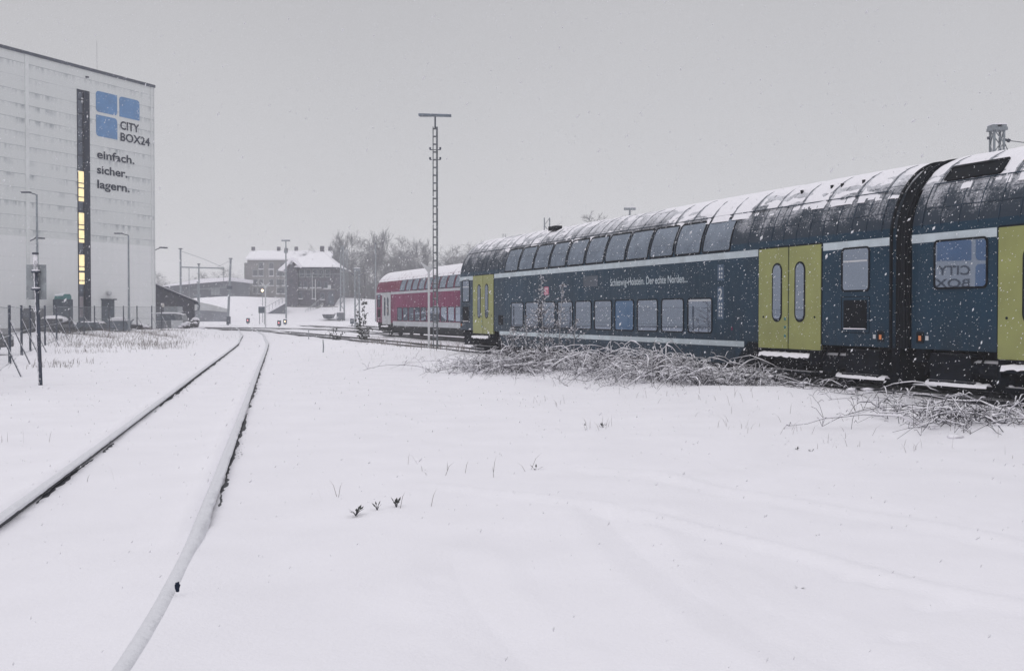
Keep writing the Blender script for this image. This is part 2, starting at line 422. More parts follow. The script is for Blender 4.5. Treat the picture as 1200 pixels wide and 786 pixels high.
def gz(x, y): return float(height(np.array([float(x)]), np.array([float(y)]))[0])
# track centre lines
TR_R = [(-.9, -6), (-1.25, 2.2), (-1.64, 4.4), (-1.74, 5.15), (-1.93, 6.35), (-2.30, 8.35), (-3.15, 12.55), (-5.19, 22.5), (-7.2, 32.3), (-10.5, 48.5), (-12.8, 59.5), (-15.1, 69.6), (-17.9, 82), (-20.9, 93.9), (-24.4, 108), (-28.6, 124), (-33, 138), (-40, 155)]
def smooth_path(pts, step):
    P = np.array(pts, float); out = []
    for i in range(len(P) - 1):
        p0 = P[max(i - 1, 0)]; p1 = P[i]; p2 = P[i + 1]; p3 = P[min(i + 2, len(P) - 1)]
        n = max(2, int(np.hypot(*(p2 - p1)) / step))
        for k in range(n):
            t = k / n
            out.append(.5 * ((2 * p1) + (-p0 + p2) * t + (2 * p0 - 5 * p1 + 4 * p2 - p3) * t * t + (-p0 + 3 * p1 - 3 * p2 + p3) * t ** 3))
    out.append(P[-1]); return np.array(out)
def offset_path(C, d):
    T = np.gradient(C, axis=0); T /= np.linalg.norm(T, axis=1)[:, None]
    return C + np.stack([T[:, 1], -T[:, 0]], -1) * d        # +d: to the right of travel
def build_ground():
    ang = np.concatenate([np.linspace(-180, -34, 74)[:-1], np.linspace(-34, 34, 900), np.linspace(34, 180, 74)[1:-1]])
    rad = np.concatenate([[.0, .8, 1.6, 2.4], np.geomspace(3.0, 640, 430)])
    A, Rr = np.meshgrid(np.radians(ang), rad, indexing='ij')
    x = Rr * np.sin(A); y = Rr * np.cos(A); z = height(x, y)
    # the snow lies flat inside the rails of the near track
    cd = dist_poly(x, y, [tuple(q) for q in smooth_path([(a - .73, b) for a, b in TR_R], 3)])
    k = 1 - sst(cd, 1.2, 3.0); z = z * (1 - k * .85)
    rd = dist_poly(x, y, [tuple(q) for q in smooth_path(TR_R, 2)])
    nu, nv = x.shape
    z = z + .036 * np.exp(-(rd / .42) ** 2) * (1 - sst(y, 6.9, 8.8)) + .012 * np.exp(-(rd / 1.1) ** 2) * (1 - sst(y, 6.9, 8.8))
    near = (y > 2) & (y < 48) & (np.abs(x) < 16)
    for o_ in (0.0, -1.505):
        pl = offset_path(smooth_path(TR_R, 1.0), o_ - .15); dl = dist_poly(x[near], y[near], [tuple(q) for q in pl if 0 < q[1] < 52])
        z[near] += (.040 if o_ else .040 * sst(y[near], 7.0, 8.8)) * np.exp(-(dl / .095) ** 2) + .012 * np.exp(-(dl / .3) ** 2) * (1 if o_ else sst(y[near], 7.0, 8.8))
    v = np.stack([x, y, z], -1).reshape(-1, 3)
    fs = []
    idx = np.arange(nu * nv).reshape(nu, nv)
    a = idx; b = np.roll(idx, -1, axis=0)
    q = np.stack([a[:, :-1], a[:, 1:], b[:, 1:], b[:, :-1]], -1).reshape(-1, 4)
    me = bpy.data.meshes.new('snowy_ground'); me.from_pydata(v.tolist(), [], q.tolist())
    me.polygons.foreach_set('use_smooth', [True] * len(me.polygons)); me.materials.append(M_SNOW); me.update()
    o = bpy.data.objects.new('snowy_ground', me); COL.objects.link(o)
    tag(o, 'wide field of fresh snow with faint buried wheel ruts', None, None, 'structure')
build_ground()

# haze
hz = MB().b2(-660, 660, -660, 660, -1.2, 30).build('haze', None) if False else None
hm = bpy.data.materials.new('haze_air'); hm.use_nodes = True; hn = hm.node_tree; hn.nodes.clear()
ho = hn.nodes.new('ShaderNodeOutputMaterial'); hv = hn.nodes.new('ShaderNodeVolumePrincipled')
hv.inputs['Color'].default_value = (.92, .925, .96, 1); hv.inputs['Density'].default_value = .0013; hv.inputs['Anisotropy'].default_value = .0
hn.links.new(hv.outputs[0], ho.inputs['Volume'])
hz = MB().b2(-660, 660, -660, 660, -1.6, 30).build('haze', hm)
tag(hz, 'thin grey snow haze over the whole yard', None, None, 'stuff')

# ---------------------------------------------------------------- railway tracks
def sweep(mb, C, prof_fn):
    """prof_fn(i, s) -> list of (lateral, z); C Nx2"""
    T = np.gradient(C, axis=0); T /= np.linalg.norm(T, axis=1)[:, None]; Nn = np.stack([T[:, 1], -T[:, 0]], -1)
    s = np.concatenate([[0], np.cumsum(np.linalg.norm(np.diff(C, axis=0), axis=1))]); vs = []; n = 0
    for i in range(len(C)):
        pr = prof_fn(i, s[i], C[i]); n = len(pr)
        for l, z in pr: vs.append((C[i][0] + Nn[i][0] * l, C[i][1] + Nn[i][1] * l, z))
    mb.add(vs, [(i * n + j, i * n + j + 1, (i + 1) * n + j + 1, (i + 1) * n + j) for i in range(len(C) - 1) for j in range(n - 1)])
def wob(s, k=0):
    return math.sin(s * 2.1 + k) * .4 + math.sin(s * 5.3 + 2 * k) * .3 + math.sin(s * 11.7 + k * 3) * .3
near_track = thing('railway_track', 'snow-buried railway track curving away from the foreground towards the signal cabin', 'railway track', (0, 0, 0))
for side, off in ((0, 0.0), (1, -1.505)):
    base = np.array(TR_R, float)
    C = smooth_path(TR_R, .07 if side == 0 else .07)
    far = C[:, 1] > 45; C = np.concatenate([C[~far], C[far][::8]])
    if off: C = offset_path(C, off)
    mb = MB()
    sweep(mb, C, lambda i, s, c: [(-.036, -.10), (-.036, .055), (.036, .055), (.036, .02), (.012, .012), (.012, -.06), (.07, -.075), (.07, -.10)])
    mb.build('rail', M_RAIL, near_track)
    rnd = np.random.default_rng(3 + side); jit = np.convolve(rnd.normal(0, 1, len(C) + 8), np.ones(3) / 3, 'same'); jit2 = np.convolve(rnd.normal(0, 1, len(C) + 40), np.ones(24) / 8, 'same')
    def cap(i, s, c, side=side, jit=jit, jit2=jit2):
        Y = c[1]; w = wob(s, side)
        bury = 1 - float(sst(np.array(Y), 7.4 if side == 0 else 6.0, 9.0 if side == 0 else 8.4))     # fully snowed over near the viewer
        bury = min(1, max(0, bury + .04 * jit2[i] * (1 - abs(2 * bury - 1)) ))
        top = .078 + .004 * w - .01 * bury
        zr = (.058 + .008 * jit[i]) * (1 - bury) + (-.03) * bury
        xr = .047 + .008 * jit[i] * .8 + .006 * bury
        top = top * (1 - bury) + .060 * bury
        return [(-.105 + .02 * bury - .012 * w, -.03), (-.082 + .012 * bury - .008 * w, .010 + .004 * w), (-.060 + .006 * bury, .038), (-.043, top - .004), (.0, top + .009 - .004 * bury), (.038, top - .003), (xr, max(zr + .018, top - .05) if bury < .3 else top * .55), (xr + .006 + .03 * bury, zr)]
    mb = MB(); sweep(mb, C, cap); mb.build('snow_cap', M_SNOWR, near_track, smooth=True)
    m2 = MB(); keepC = C[C[:, 1] > (8.3 if side == 0 else 6.4)]
    jj = np.convolve(rnd.normal(0, 1, len(keepC) + 60), np.ones(7) / 5.5, 'same')
    sweep(m2, keepC, lambda i, s, c: [(.02, .012), (max(.046, .070 + .030 * jj[i]), .012), (max(.048, .074 + .032 * jj[i]), -.02)])
    m2.build('ballast_shadow_edge', M_RAIL, near_track)  # ragged dark strip: bared ballast plus the rail's shadow, put in as colour

def straight_track(p, t0, t1, label, z=.1, snow=.5, extra=None, loc=None):
    root = thing('railway_track', label, 'railway track', (0, 0, 0), 0, 'parallel tracks of the yard')
    pts = [(TN[0] * p + TD[0] * t, TN[1] * p + TD[1] * t) for t in (t0, (t0 + t1) / 2, t1)]
    if extra: pts += extra
    Cc = smooth_path(pts, 1.5)
    for off in (-.7525, .7525):
        C = offset_path(Cc, off); mb = MB()
        sweep(mb, C, lambda i, s, c: [(-.09, z - .11), (-.036, z - .10), (-.036, z), (.036, z), (.036, z - .13), (.075, z - .15)])
        mb.build('rail', M_RAIL, root)
        mb = MB(); sweep(mb, C, lambda i, s, c: [(-.04, z - .004), (-.03, z + .012), (.03, z + .012), (.05, z - .03), (.3, z - .16)]) ; mb.build('snow_cap', M_SNOWC, root, smooth=True)
        mb = MB()
    return root
straight_track(15.82, -14, 104, 'track under the dark blue double-deck coaches', extra=[(-36, 120), (-46, 142)])
straight_track(21.64, 20, 112, 'track under the red double-deck coach', extra=[(-40, 130), (-52, 152)])
straight_track(27.5, 40, 150, 'snowy track just behind the red coach, running below the embankment')
straight_track(33.0, 60, 150, 'farthest snowy track at the foot of the embankment')

# ---------------------------------------------------------------- double-deck coaches
_pp = [(1.39, .87), (1.392, 1.6), (1.39, 2.5), (1.388, 2.95), (1.378, 3.12), (1.34, 3.32), (1.25, 3.58), (1.12, 3.83), (.93, 4.07), (.69, 4.27), (.38, 4.40), (0, 4.44)]
def _cat(P, n):
    out = []
    for i in range(len(P) - 1):
        p0 = P[max(i - 1, 0)]; p1 = P[i]; p2 = P[i + 1]; p3 = P[min(i + 2, len(P) - 1)]
        for k in range(n):
            t = k / n; out.append(tuple(.5 * ((2 * b) + (-a + c) * t + (2 * a - 5 * b + 4 * c - d) * t * t + (-a + 3 * b - 3 * c + d) * t ** 3) for a, b, c, d in zip(p0, p1, p2, p3)))
    out.append(P[-1]); return out
PROF = _cat(_pp, 4)
PZ = np.array([q[1] for q in PROF]); PY = np.array([q[0] for q in PROF])
def surf(z, off=0.0):
    """lateral position and height on the coach side at height z, pushed out by off"""
    if z < PZ[0]: return (1.39 + off, z)
    y = float(np.interp(z, PZ, PY)); dy = float(np.interp(z + .02, PZ, PY) - np.interp(z - .02, PZ, PY)) / .04
    n = Vector((1, -dy)).normalized()      # (lateral, vertical)
    return (y + n.x * off, z + n.y * off)
def side_patch(mb, x0, x1, z0, z1, off=.004, nz=1, nx=1, r=0):
    """patch on the near side; rounded corners when r > 0"""
    zs = [z0 + (z1 - z0) * k / nz for k in range(nz + 1)] if not r else sorted(set([z0 + r * (1 - math.cos(R(a))) for a in (0, 22, 45, 67, 90)] + [z1 - r * (1 - math.cos(R(a))) for a in (0, 22, 45, 67, 90)] + [z0 + r + (z1 - z0 - 2 * r) * k / max(nz, 1) for k in range(nz + 1)]))
    vs = []
    for z in zs:
        ins = 0
        if r:
            if z < z0 + r: ins = r - math.sqrt(max(0, r * r - (z0 + r - z) ** 2))
            if z > z1 - r: ins = r - math.sqrt(max(0, r * r - (z - z1 + r) ** 2))
        y, zz = surf(z, off)
        for k in range(nx + 1): vs.append((x0 + ins + (x1 - x0 - 2 * ins) * k / nx, y, zz))
    n = nx + 1
    mb.add(vs, [(i * n + j, i * n + j + 1, (i + 1) * n + j + 1, (i + 1) * n + j) for i in range(len(zs) - 1) for j in range(nx)])
    return mb
def side_ring(mb, x0, x1, z0, z1, r, w=.035, off=.016, n=5, sub=6):
    """frame: a raised band round a window opening"""
    outer = rrect(x0 - w, x1 + w, z0 - w, z1 + w, r + w * .8, n); inner = rrect(x0, x1, z0, z1, r, n)
    ks = [sub if math.hypot(b[0] - a[0], b[1] - a[1]) > .25 else 1 for a, b in zip(outer, outer[1:] + outer[:1])]
    def dens(pts):
        out = []
        for a, b, k in zip(pts, pts[1:] + pts[:1], ks):
            out += [(a[0] + (b[0] - a[0]) * i / k, a[1] + (b[1] - a[1]) * i / k) for i in range(k)]
        return out
    O = dens(outer); I = dens(inner); k = len(O); assert k == len(I)
    vs = []
    for (ox, oz), (ix, iz) in zip(O, I):
        for x, z, of in ((ox, oz, .0), (ox, oz, off), (ix, iz, off), (ix, iz, .0)):
            y, zz = surf(z, of); vs.append((x, y, zz))
    mb.add(vs, [(i * 4 + j, ((i + 1) % k) * 4 + j, ((i + 1) % k) * 4 + j + 1, i * 4 + j + 1) for i in range(k) for j in range(3)])
    return mb
def bogie_parts(root, cx):
    b = bpy.data.objects.new('bogie', None); COL.objects.link(b); b.parent = root; b.location = (cx, 0, 0)
    mb = MB()
    for s in (1, -1):
        mb.b2(-1.75, 1.75, s * 1.0, s * 1.14, .42, .62); mb.b2(-.55, .55, s * .98, s * 1.2, .22, .45)
        mb.b2(-1.5, -1.0, s * 1.02, s * 1.22, .30, .60); mb.b2(1.0, 1.5, s * 1.02, s * 1.22, .30, .60)
        mb.b2(-.35, .35, s * 1.02, s * 1.26, .45, .86)
    mb.b2(-.6, .6, -1, 1, .35, .62)
    mb.build('bogie_frame', M_BLACK, b, bevel=.015)
    for x in (-1.25, 1.25):
        mb = MB()
        for s in (1, -1):
            mb.prism([(math.cos(R(a)) * .46, math.sin(R(a)) * .46) for a in range(0, 360, 15)], lambda u, v: (x + u, s * .68, .46 + v), lambda u, v: (x + u, s * .82, .46 + v))
            mb.prism([(math.cos(R(a)) * .17, math.sin(R(a)) * .17) for a in range(0, 360, 30)], lambda u, v: (x + u, s * .8, .46 + v), lambda u, v: (x + u, s * 1.24, .46 + v))
        mb.tube([(x, -.8, .46), (x, .8, .46)], .09, 8)
        mb.build('wheelset', M_BLACK, b)
    for x in (-.9, .9):
        mb = MB()
        for k in range(5): mb.tube([(x, 1.12, .5 + .07 * k), (x, 1.12, .53 + .07 * k)], .11, 10)
        mb.build('spring', M_BLACK, b)
def coach(label, p, tc, L, paint, roofm, stripe, doorm, near=True, blue=True, snowamt=.5, doors=(-9.59, 10.0), seed=1, red=False, wins=None, low=None):
    hw = 1.39
    root = thing('double_deck_coach', label, 'train coach', (TN[0] * (p + hw) + TD[0] * tc, TN[1] * (p + hw) + TD[1] * tc, .1), math.atan2(TD[1], TD[0]), 'double-deck coaches parked in the yard')
    hL = L / 2
    # --- body shell (both sides) up to the gutter
    side = [q for q in PROF if q[1] <= 3.86]; sec = [(y, z) for y, z in side] + [(-y, z) for y, z in reversed(side)]
    xs = [-hL, -hL + .06, -hL + .25, -hL + .6, hL - .6, hL - .25, hL - .06, hL]; ins = [.10, .04, .012, 0, 0, .012, .04, .10]
    mb = MB(); n = len(sec); vs = []
    for x, i in zip(xs, ins):
        for y, z in sec: vs.append((x, y - math.copysign(i, y), z))
    mb.add(vs, [(a * n + j, (a + 1) * n + j, (a + 1) * n + (j + 1) % n, a * n + (j + 1) % n) for a in range(len(xs) - 1) for j in range(n)] + [tuple(range(n)), tuple((len(xs) - 1) * n + j for j in range(n - 1, -1, -1))])
    k1 = [1 if (min(mb.v[i][2] for i in f) > 3.10 and len(f) == 4) else 0 for f in mb.f]
    body = mb.build('body', [paint, roofm], root, smooth=False, mats=k1)
    # sill between the bogies
    a0, a1 = doors[0] + 1.95, doors[1] - 1.95
    mb = MB(); mb.prism([(a0 - .35, .873), (a0 + .25, .34), (a1 - .25, .34), (a1 + .35, .873)], lambda x, z: (x, 1.387, z), lambda x, z: (x, -1.387, z))
    mb.build('lower_skirt', M_RUBBER if red else paint, root)
    # --- roof
    rs = [q for q in PROF if q[1] >= 3.80]; sec = rs + [(-y, z) for y, z in reversed(rs[:-1])]
    n = len(sec); rxs = [-hL + q for q in (0, .08, .22, .45, .8)]
    k = 60; rxs += [-hL + .8 + (L - 1.6) * i / k for i in range(1, k)] + [hL - q for q in (.8, .45, .22, .08, 0)]
    dz = lambda x: -.07 * max(0, 1 - (hL - abs(x)) / .5) ** 2
    vs = [(x, y * (1 + dz(x) * .4), z + dz(x) * (z - 3.4)) for x in rxs for y, z in sec]
    vs = [(x, y + (.006 if y > 0 else -.006) * (1 if abs(y) > .01 else 0), z + .004) for x, y, z in vs]
    mb = MB().add(vs, [(a * n + j, a * n + j + 1, (a + 1) * n + j + 1, (a + 1) * n + j) for a in range(len(rxs) - 1) for j in range(n - 1)] + [tuple(range(n)), tuple((len(rxs) - 1) * n + j for j in range(n - 1, -1, -1))])
    mb.build('roof', roofm, root, smooth=True)
    # raised seams of the roof sheets
    mb = MB(); x = -hL + .5
    while x < hL - .4:
        pts = []
        for (y, z) in rs[::2] + [rs[-1]]: pts.append((x, y + .004, z + .006))
        for a, b in zip(pts[:-1], pts[1:]): mb.bar(a, b, .014, .014)
        x += .92
    mb.bar((-hL + .4, surf(3.85)[0] + .01, 3.87), (hL - .4, surf(3.85)[0] + .01, 3.87), .018, .018)
    for s in (-1, 1):
        xw = -hL + .35
        while xw < -hL + 5.0:
            lower = [q for q in PROF if 3.08 <= q[1] <= 3.9]
            for a, b in zip(lower[:-1], lower[1:]): mb.bar((s * xw, a[0] + .003, a[1]), (s * xw, b[0] + .003, b[1]), .016, .012)
            xw += .46
        for zz in (3.42,): y_, z_ = surf(zz, .004); mb.bar((s * (hL - .3), y_, z_), (s * (hL - 5.0), y_, z_), .016, .012)
    mb.build('roof_seam', M_NAVYR if not red else M_RED, root)
    # --- snow lying on the roof, real thickness
    rg = np.random.default_rng(seed); nx = int(L / .07); cols = [q for q in PROF if q[1] >= 3.70]
    cols = cols[::1]; ang = []
    sy = np.array([q[0] for q in cols]); szz = np.array([q[1] for q in cols])
    arc = np.concatenate([[0], np.cumsum(np.hypot(np.diff(sy), np.diff(szz)))]); m = 34
    ua = np.linspace(0, arc[-1], m); uy = np.interp(ua, arc, sy); uz = np.interp(ua, arc, szz)
    ny = -np.gradient(uz) * -1; nzv = -np.gradient(uy); nl = np.hypot(ny, nzv); ny, nzv = np.gradient(uz) / nl, nzv / nl
    def smn(a, b, s):
        f = rg.normal(0, 1, (a, b)); 
        for ax, w in ((0, s[0]), (1, s[1])):
            kx = np.exp(-np.linspace(-2, 2, 2 * w + 1) ** 2); kx /= kx.sum(); f = np.apply_along_axis(lambda q: np.convolve(np.pad(q, w, 'wrap'), kx, 'valid'), ax, f)
        return f / (f.std() + 1e-9)
    X = np.linspace(-hL + .05, hL - .05, nx)
    big = smn(nx, m, (26, 9)); fine = smn(nx, m, (3, 2)); med = smn(nx, m, (9, 3))
    up = (np.clip(nzv, 0, 1))[None, :]
    lvl = snowamt(X)[:, None]
    th = .030 * (up * 1.9 - 2.05 + lvl) + .006 * big + .006 * med + .004 * fine
    seam = np.abs(((X + hL - .5) % .92) - .46) > .40
    th = th - (seam * .034)[:, None]
    th = np.clip(th, -.03, .022)
    v = np.zeros((nx, m, 3)); v[..., 0] = X[:, None] + 0 * th
    off = th + .0
    dzx = np.array([dz(q) for q in X])[:, None]
    v[..., 1] = (uy[None, :] + ny[None, :] * off) * (1 + dzx * .4) + .006; v[..., 2] = uz[None, :] + nzv[None, :] * off + dzx * (uz[None, :] - 3.4) + .004
    idx = np.arange(nx * m).reshape(nx, m)
    keep = (np.maximum(np.maximum(th[:-1, :-1], th[1:, :-1]), np.maximum(th[:-1, 1:], th[1:, 1:])) > -.002)
    q = np.stack([idx[:-1, :-1], idx[1:, :-1], idx[1:, 1:], idx[:-1, 1:]], -1)[keep]
    # mirrored half
    mb = MB(); mb.v = [tuple(a) for a in v.reshape(-1, 3)]; mb.f = [tuple(a[::-1]) for a in q.tolist()]
    o = len(mb.v); mb.v += [(a, -b, c) for a, b, c in mb.v]; mb.f += [tuple(i + o for i in a) for a in q.tolist()]
    mb.build('roof_snow', M_SNOWC, root, smooth=True)
    # --- stripes
    mb = MB(); segs = []; cur = -hL + .10
    for d in doors: segs.append((cur, d - 1.19)); cur = d + 1.19
    segs.append((cur, hL - .10))
    for a, b in segs: side_patch(mb, a, b, 2.80, 2.955, .004, 3, 8)
    mb.build('upper_stripe', stripe, root)
    mb = MB()
    if red: side_patch(mb, a0 - .3, a1 + .3, .68, .99, .005, 1)
    else: side_patch(mb, a0 - .2, a1 + .2, .745, .875, .004, 1)
    mb.build('lower_stripe', stripe, root)
    # --- upper windows
    for xc, wd in wins:
        fr = side_ring(MB(), xc - wd / 2, xc + wd / 2, 3.02, 3.76, .06, .045, .014).build('upper_window', M_RUBBER, root)
        side_patch(MB(), xc - wd / 2, xc + wd / 2, 3.02, 3.76, .007, 12, 1, .06).build('pane', M_PANEU, fr, smooth=True)
    for k, (xc, wd) in enumerate(low):
        fr = side_ring(MB(), xc - wd / 2, xc + wd / 2, 1.06, 1.87, .08, .030, .018).build('lower_window', M_RUBBER, root)
        side_patch(MB(), xc - wd / 2, xc + wd / 2, 1.06, 1.87, .006, 1, 1, .08).build('pane', M_PANEB if (blue and k == 3) else M_PANE, fr)
        if blue and k == 0:
            side_patch(MB(), xc - wd / 2 + .02, xc + wd / 2 - .02, 1.815, 1.855, .012).build('hopper_rail', M_WHITEM, fr)
    # --- doors
    for d in doors:
        mb = MB()
        side_ring(mb, d - 1.14, d + 1.14, .75, 2.95, .02, .03, .008); mb.build('door_frame', M_RUBBER, root)
        for s in (-1, 1):
            x0, x1 = (d - 1.135, d - .025) if s < 0 else (d + .025, d + 1.135)
            mb = MB(); pts = rrect(x0, x1, .755, 2.945, .02, 2)
            mb.prism(pts, lambda x, z: (x, 1.35, z), lambda x, z: (x, surf(z)[0] + .022, z))
            lf = mb.build('door', doorm, root)
            c = d + s * .42
            mb = MB()
            pill = rrect(c - .19, c + .19, 1.33, 2.62, .185, 8)
            mb.prism(pill, lambda x, z: (x, 1.39, z), lambda x, z: (x, surf(z)[0] + .028, z)); mb.build('window_seal', M_RUBBER, lf)
            mb = MB(); mb.prism(rrect(c - .145, c + .145, 1.375, 2.575, .14, 8), lambda x, z: (x, 1.39, z), lambda x, z: (x, surf(z)[0] + .031, z)); mb.build('pane', M_PANE, lf)
            mb = MB(); mb.prism([(c + s * .52 + .022 * math.cos(R(a)), 1.44 + .022 * math.sin(R(a))) for a in range(0, 360, 45)], lambda x, z: (x, 1.4, z), lambda x, z: (x, 1.425, z)); mb.build('lock', M_RUBBER, lf)
            if s < 0:
                for zz in (1.03, 1.22, 1.40): mb = MB(); mb.prism([(d + .11 + .035 * math.cos(R(a)), zz + .035 * math.sin(R(a))) for a in range(0, 360, 45)], lambda x, z: (x, 1.4, z), lambda x, z: (x, 1.424, z)); mb.build('door_button', M_TEAL, lf)
        mb = MB(); mb.b2(d - .95, d + .95, 1.25, 1.55, .54, .60).b2(d - 1.0, d - .94, 1.2, 1.53, .45, .75).b2(d + .94, d + 1.0, 1.2, 1.53, .45, .75); mb.b2(d - .9, d + .9, 1.2, 1.48, .26, .30)
        st = mb.build('step', M_BLACK, root)
        mb = MB(); k = 26
        vs = []
        for i in range(k):
            x = d - .93 + 1.86 * i / (k - 1)
            for y, z in ((1.26, .60), (1.28, .665), (1.40, .675), (1.53, .655), (1.562, .60 - .035 * random.random())): vs.append((x, y, z + random.uniform(-.012, .012)))
        mb.add(vs, grid_faces(k, 5)); mb.build('snow_on_step', M_SNOWC, st, smooth=True)
    # --- end windows and grilles beyond the doors
    for s, d in ((-1, doors[0]), (1, doors[1])):
        c = (d + s * 1.17 + s * hL) / 2 + (-.02 * s)
        if s < 0 and blue == 2: c += 0
        w = .40
        big_ = (blue == 2 and s > 0)
        if big_: c = 16.33 - .64 - tc; w = .61
        fr = side_ring(MB(), c - w, c + w, 1.98, 2.79, .07, .035, .018).build('end_window', M_RUBBER, root)
        side_patch(MB(), c - w, c + w, 1.98, 2.79, .007, 1, 1, .07).build('pane', M_PANE, fr)
        if not big_:
            side_patch(MB(), c - w + .03, c + w - .03, 2.53, 2.565, .013).build('hopper_rail', M_WHITEM, fr)
            mb = MB(); side_ring(mb, c - .42, c + .42, 1.14, 1.84, .02, .012, .008)
            side_patch(mb, c - .36, c + .36, 1.20, 1.78, .006)
            for k in range(9): mb.b2(c - .36, c + .36, 1.39, 1.41, 1.22 + k * .062, 1.235 + k * .062)
            g = mb.build('ventilation_grille', M_RUBBER, root)
            MB().b2(c - .33, c + .33, 1.395, 1.425, 1.205, 1.225).build('snow_on_sill', M_SNOWC, g)
        e_ = s * (hL - .34)
        side_ring(side_patch(MB(), e_ - .07, e_ + .07, 1.0, 1.16, .006), e_ - .08, e_ + .08, .99, 1.17, .01, .012, .008).build('socket_cover', M_RUBBER, root)
        side_patch(MB(), e_ - .035, e_ + .035, 1.02, 1.11, .012).build('orange_label', M_ORANGE, root)
        side_patch(MB(), e_ - s * .18 - .04, e_ - s * .18 + .04, 1.03, 1.11, .006).build('white_label', M_WHITEM, root)
        # buffer beam, buffers, hoses
        mb = MB(); mb.b2(s * (hL - .25), s * (hL - .02), -1.2, 1.2, .62, .87)
        mb.tube([(s * (hL - .1), .95, .98 - .2), (s * (hL + .2), .95, .78)], .1, 10); mb.tube([(s * (hL + .18), .95, .78), (s * (hL + .23), .95, .78)], .22, 14)
        mb.tube([(s * (hL - .1), -.95, .78), (s * (hL + .2), -.95, .78)], .1, 10); mb.tube([(s * (hL + .18), -.95, .78), (s * (hL + .23), -.95, .78)], .22, 14)
        mb.tube([(s * (hL - .05), .5, .7), (s * (hL + .1), .55, .38), (s * (hL + .24), .5, .36)], .03, 6)
        mb.build('buffer_beam', M_BLACK, root)
    # underframe and equipment
    mb = MB(); mb.b2(-hL + .3, a0 - .3, -.97, .97, .16, .868).b2(a1 + .3, hL - .3, -.97, .97, .16, .868)
    for s in (-1, 1):
        cxx = s * (hL - 1.0); mb.b2(cxx - .5, cxx + .5, .7, 1.3, .30, .80)
    mb.b2(a0 + .5, a1 - .5, -1.2, 1.2, .22, .345)
    for s in (-1, 1):
        for xx, zz, rr2 in ((hL - 1.9, .55, .16), (hL - 2.35, .60, .11)): mb.tube([(s * (xx - .45), 1.12, zz), (s * (xx + .45), 1.12, zz)], rr2, 10)
        for k in range(5): x_ = s * (hL - .5 - k * .42); mb.tube([(x_, 1.2, .86), (x_ + .1, 1.28, .55 - .05 * (k % 2)), (x_ + .25, 1.2, .40)], .022, 5)
        mb.bar((s * (hL - 1.6), 1.30, .30), (s * (hL - .5), 1.30, .30), .06, .05)
    mb.build('underframe', M_BLACK, root)
    mb = MB(); rs_ = random.Random(seed)
    for s in (-1, 1):
        k = 20; vs = []
        for i in range(k):
            x_ = s * (hL - .35 - 1.5 * i / (k - 1)); w_ = .16 * math.sin(math.pi * (i + .5) / k) ** .4
            for y_, z_ in ((1.15, .26), (1.22, .30 + .03 * rs_.random()), (1.22 + w_, .28), (1.23 + w_, .23)): vs.append((x_, y_, z_))
        mb.add(vs, grid_faces(k, 4))
    for d in doors:
        for k in range(9): mb.blob((d + rs_.uniform(-1.8, 1.8), 1.14 + rs_.uniform(0, .1), rs_.choice((.63, .63, .46, .30))), rs_.uniform(.025, .07), (1.6, .7, .5), 6, 4, .3)
    mb.build('packed_snow', M_SNOWC, root, smooth=True)
    for d in doors: bogie_parts(root, d - .05 * np.sign(d))
    return root, hL
def swin(c0, step, k, w): return [(c0 + step * i - w / 2, w) for i in range(k)]

T0 = 30.35
# first blue coach (17.43 .. 43.27)
up_w = swin(24.36 - T0, 1.369, 11, 1.20); low_w = swin(25.06 - T0, 1.372, 10, 1.12)
def amt1(X): return .54 + np.where(X < -5.8, .28, 0) + 1.0 * np.exp(-((X + 6.6) / .95) ** 4) + np.where(X > 6, .05, 0)
c1, hL1 = coach('dark blue coach with pale lettering and lime-green doors, in the middle of the train', 14.43, T0, 25.84, M_NAVY, M_ROOFB, M_STRIPE, M_GREEN, snowamt=amt1, seed=5, wins=up_w, low=low_w)
def on1(off=.006): return lambda x, z: (-x, surf(z)[0] + off, z)
def lx(t): return t - T0
mb = MB(); t_, z_ = tz(715.3, 335.2); t2, z2 = tz(806.0, 332.6)
letters(mb, 'Schleswig-Holstein. Der echte Norden...', -(lx(t_)), 2.30, t_ - t2, .20, on1(), .012); mb.build('slogan_lettering', M_STRIPE, c1)
# class number and pictograms
ta = lx(tz(844.5, 350)[0])
mb = MB(); letters(mb, '2', -ta - .09, 1.86, .17, .25, on1(.008), .012); mb.build('class_number', M_WHITEM, c1)
m = plain('pictogram_plate', (.05, .09, .15), .5, .1, 4)
mb = MB(); side_patch(mb, ta - .14, ta + .14, 1.38, 2.15, .004); side_patch(mb, ta - .14, ta + .14, 2.30, 2.68, .004); mb.build('pictogram_plate', m, c1)
mb = MB()
for zz in (2.58, 2.47, 2.38, 1.74, 1.65, 1.56, 1.47):
    for xx in (-.06, .04): mb.add([(ta + xx - .03, surf(zz)[0] + .008, zz - .028), (ta + xx + .035, surf(zz)[0] + .008, zz - .028), (ta + xx + .02, surf(zz)[0] + .008, zz + .03), (ta + xx - .02, surf(zz)[0] + .008, zz + .022)], [(0, 1, 2, 3)])
mb.build('pictogram', M_WHITEM, c1)
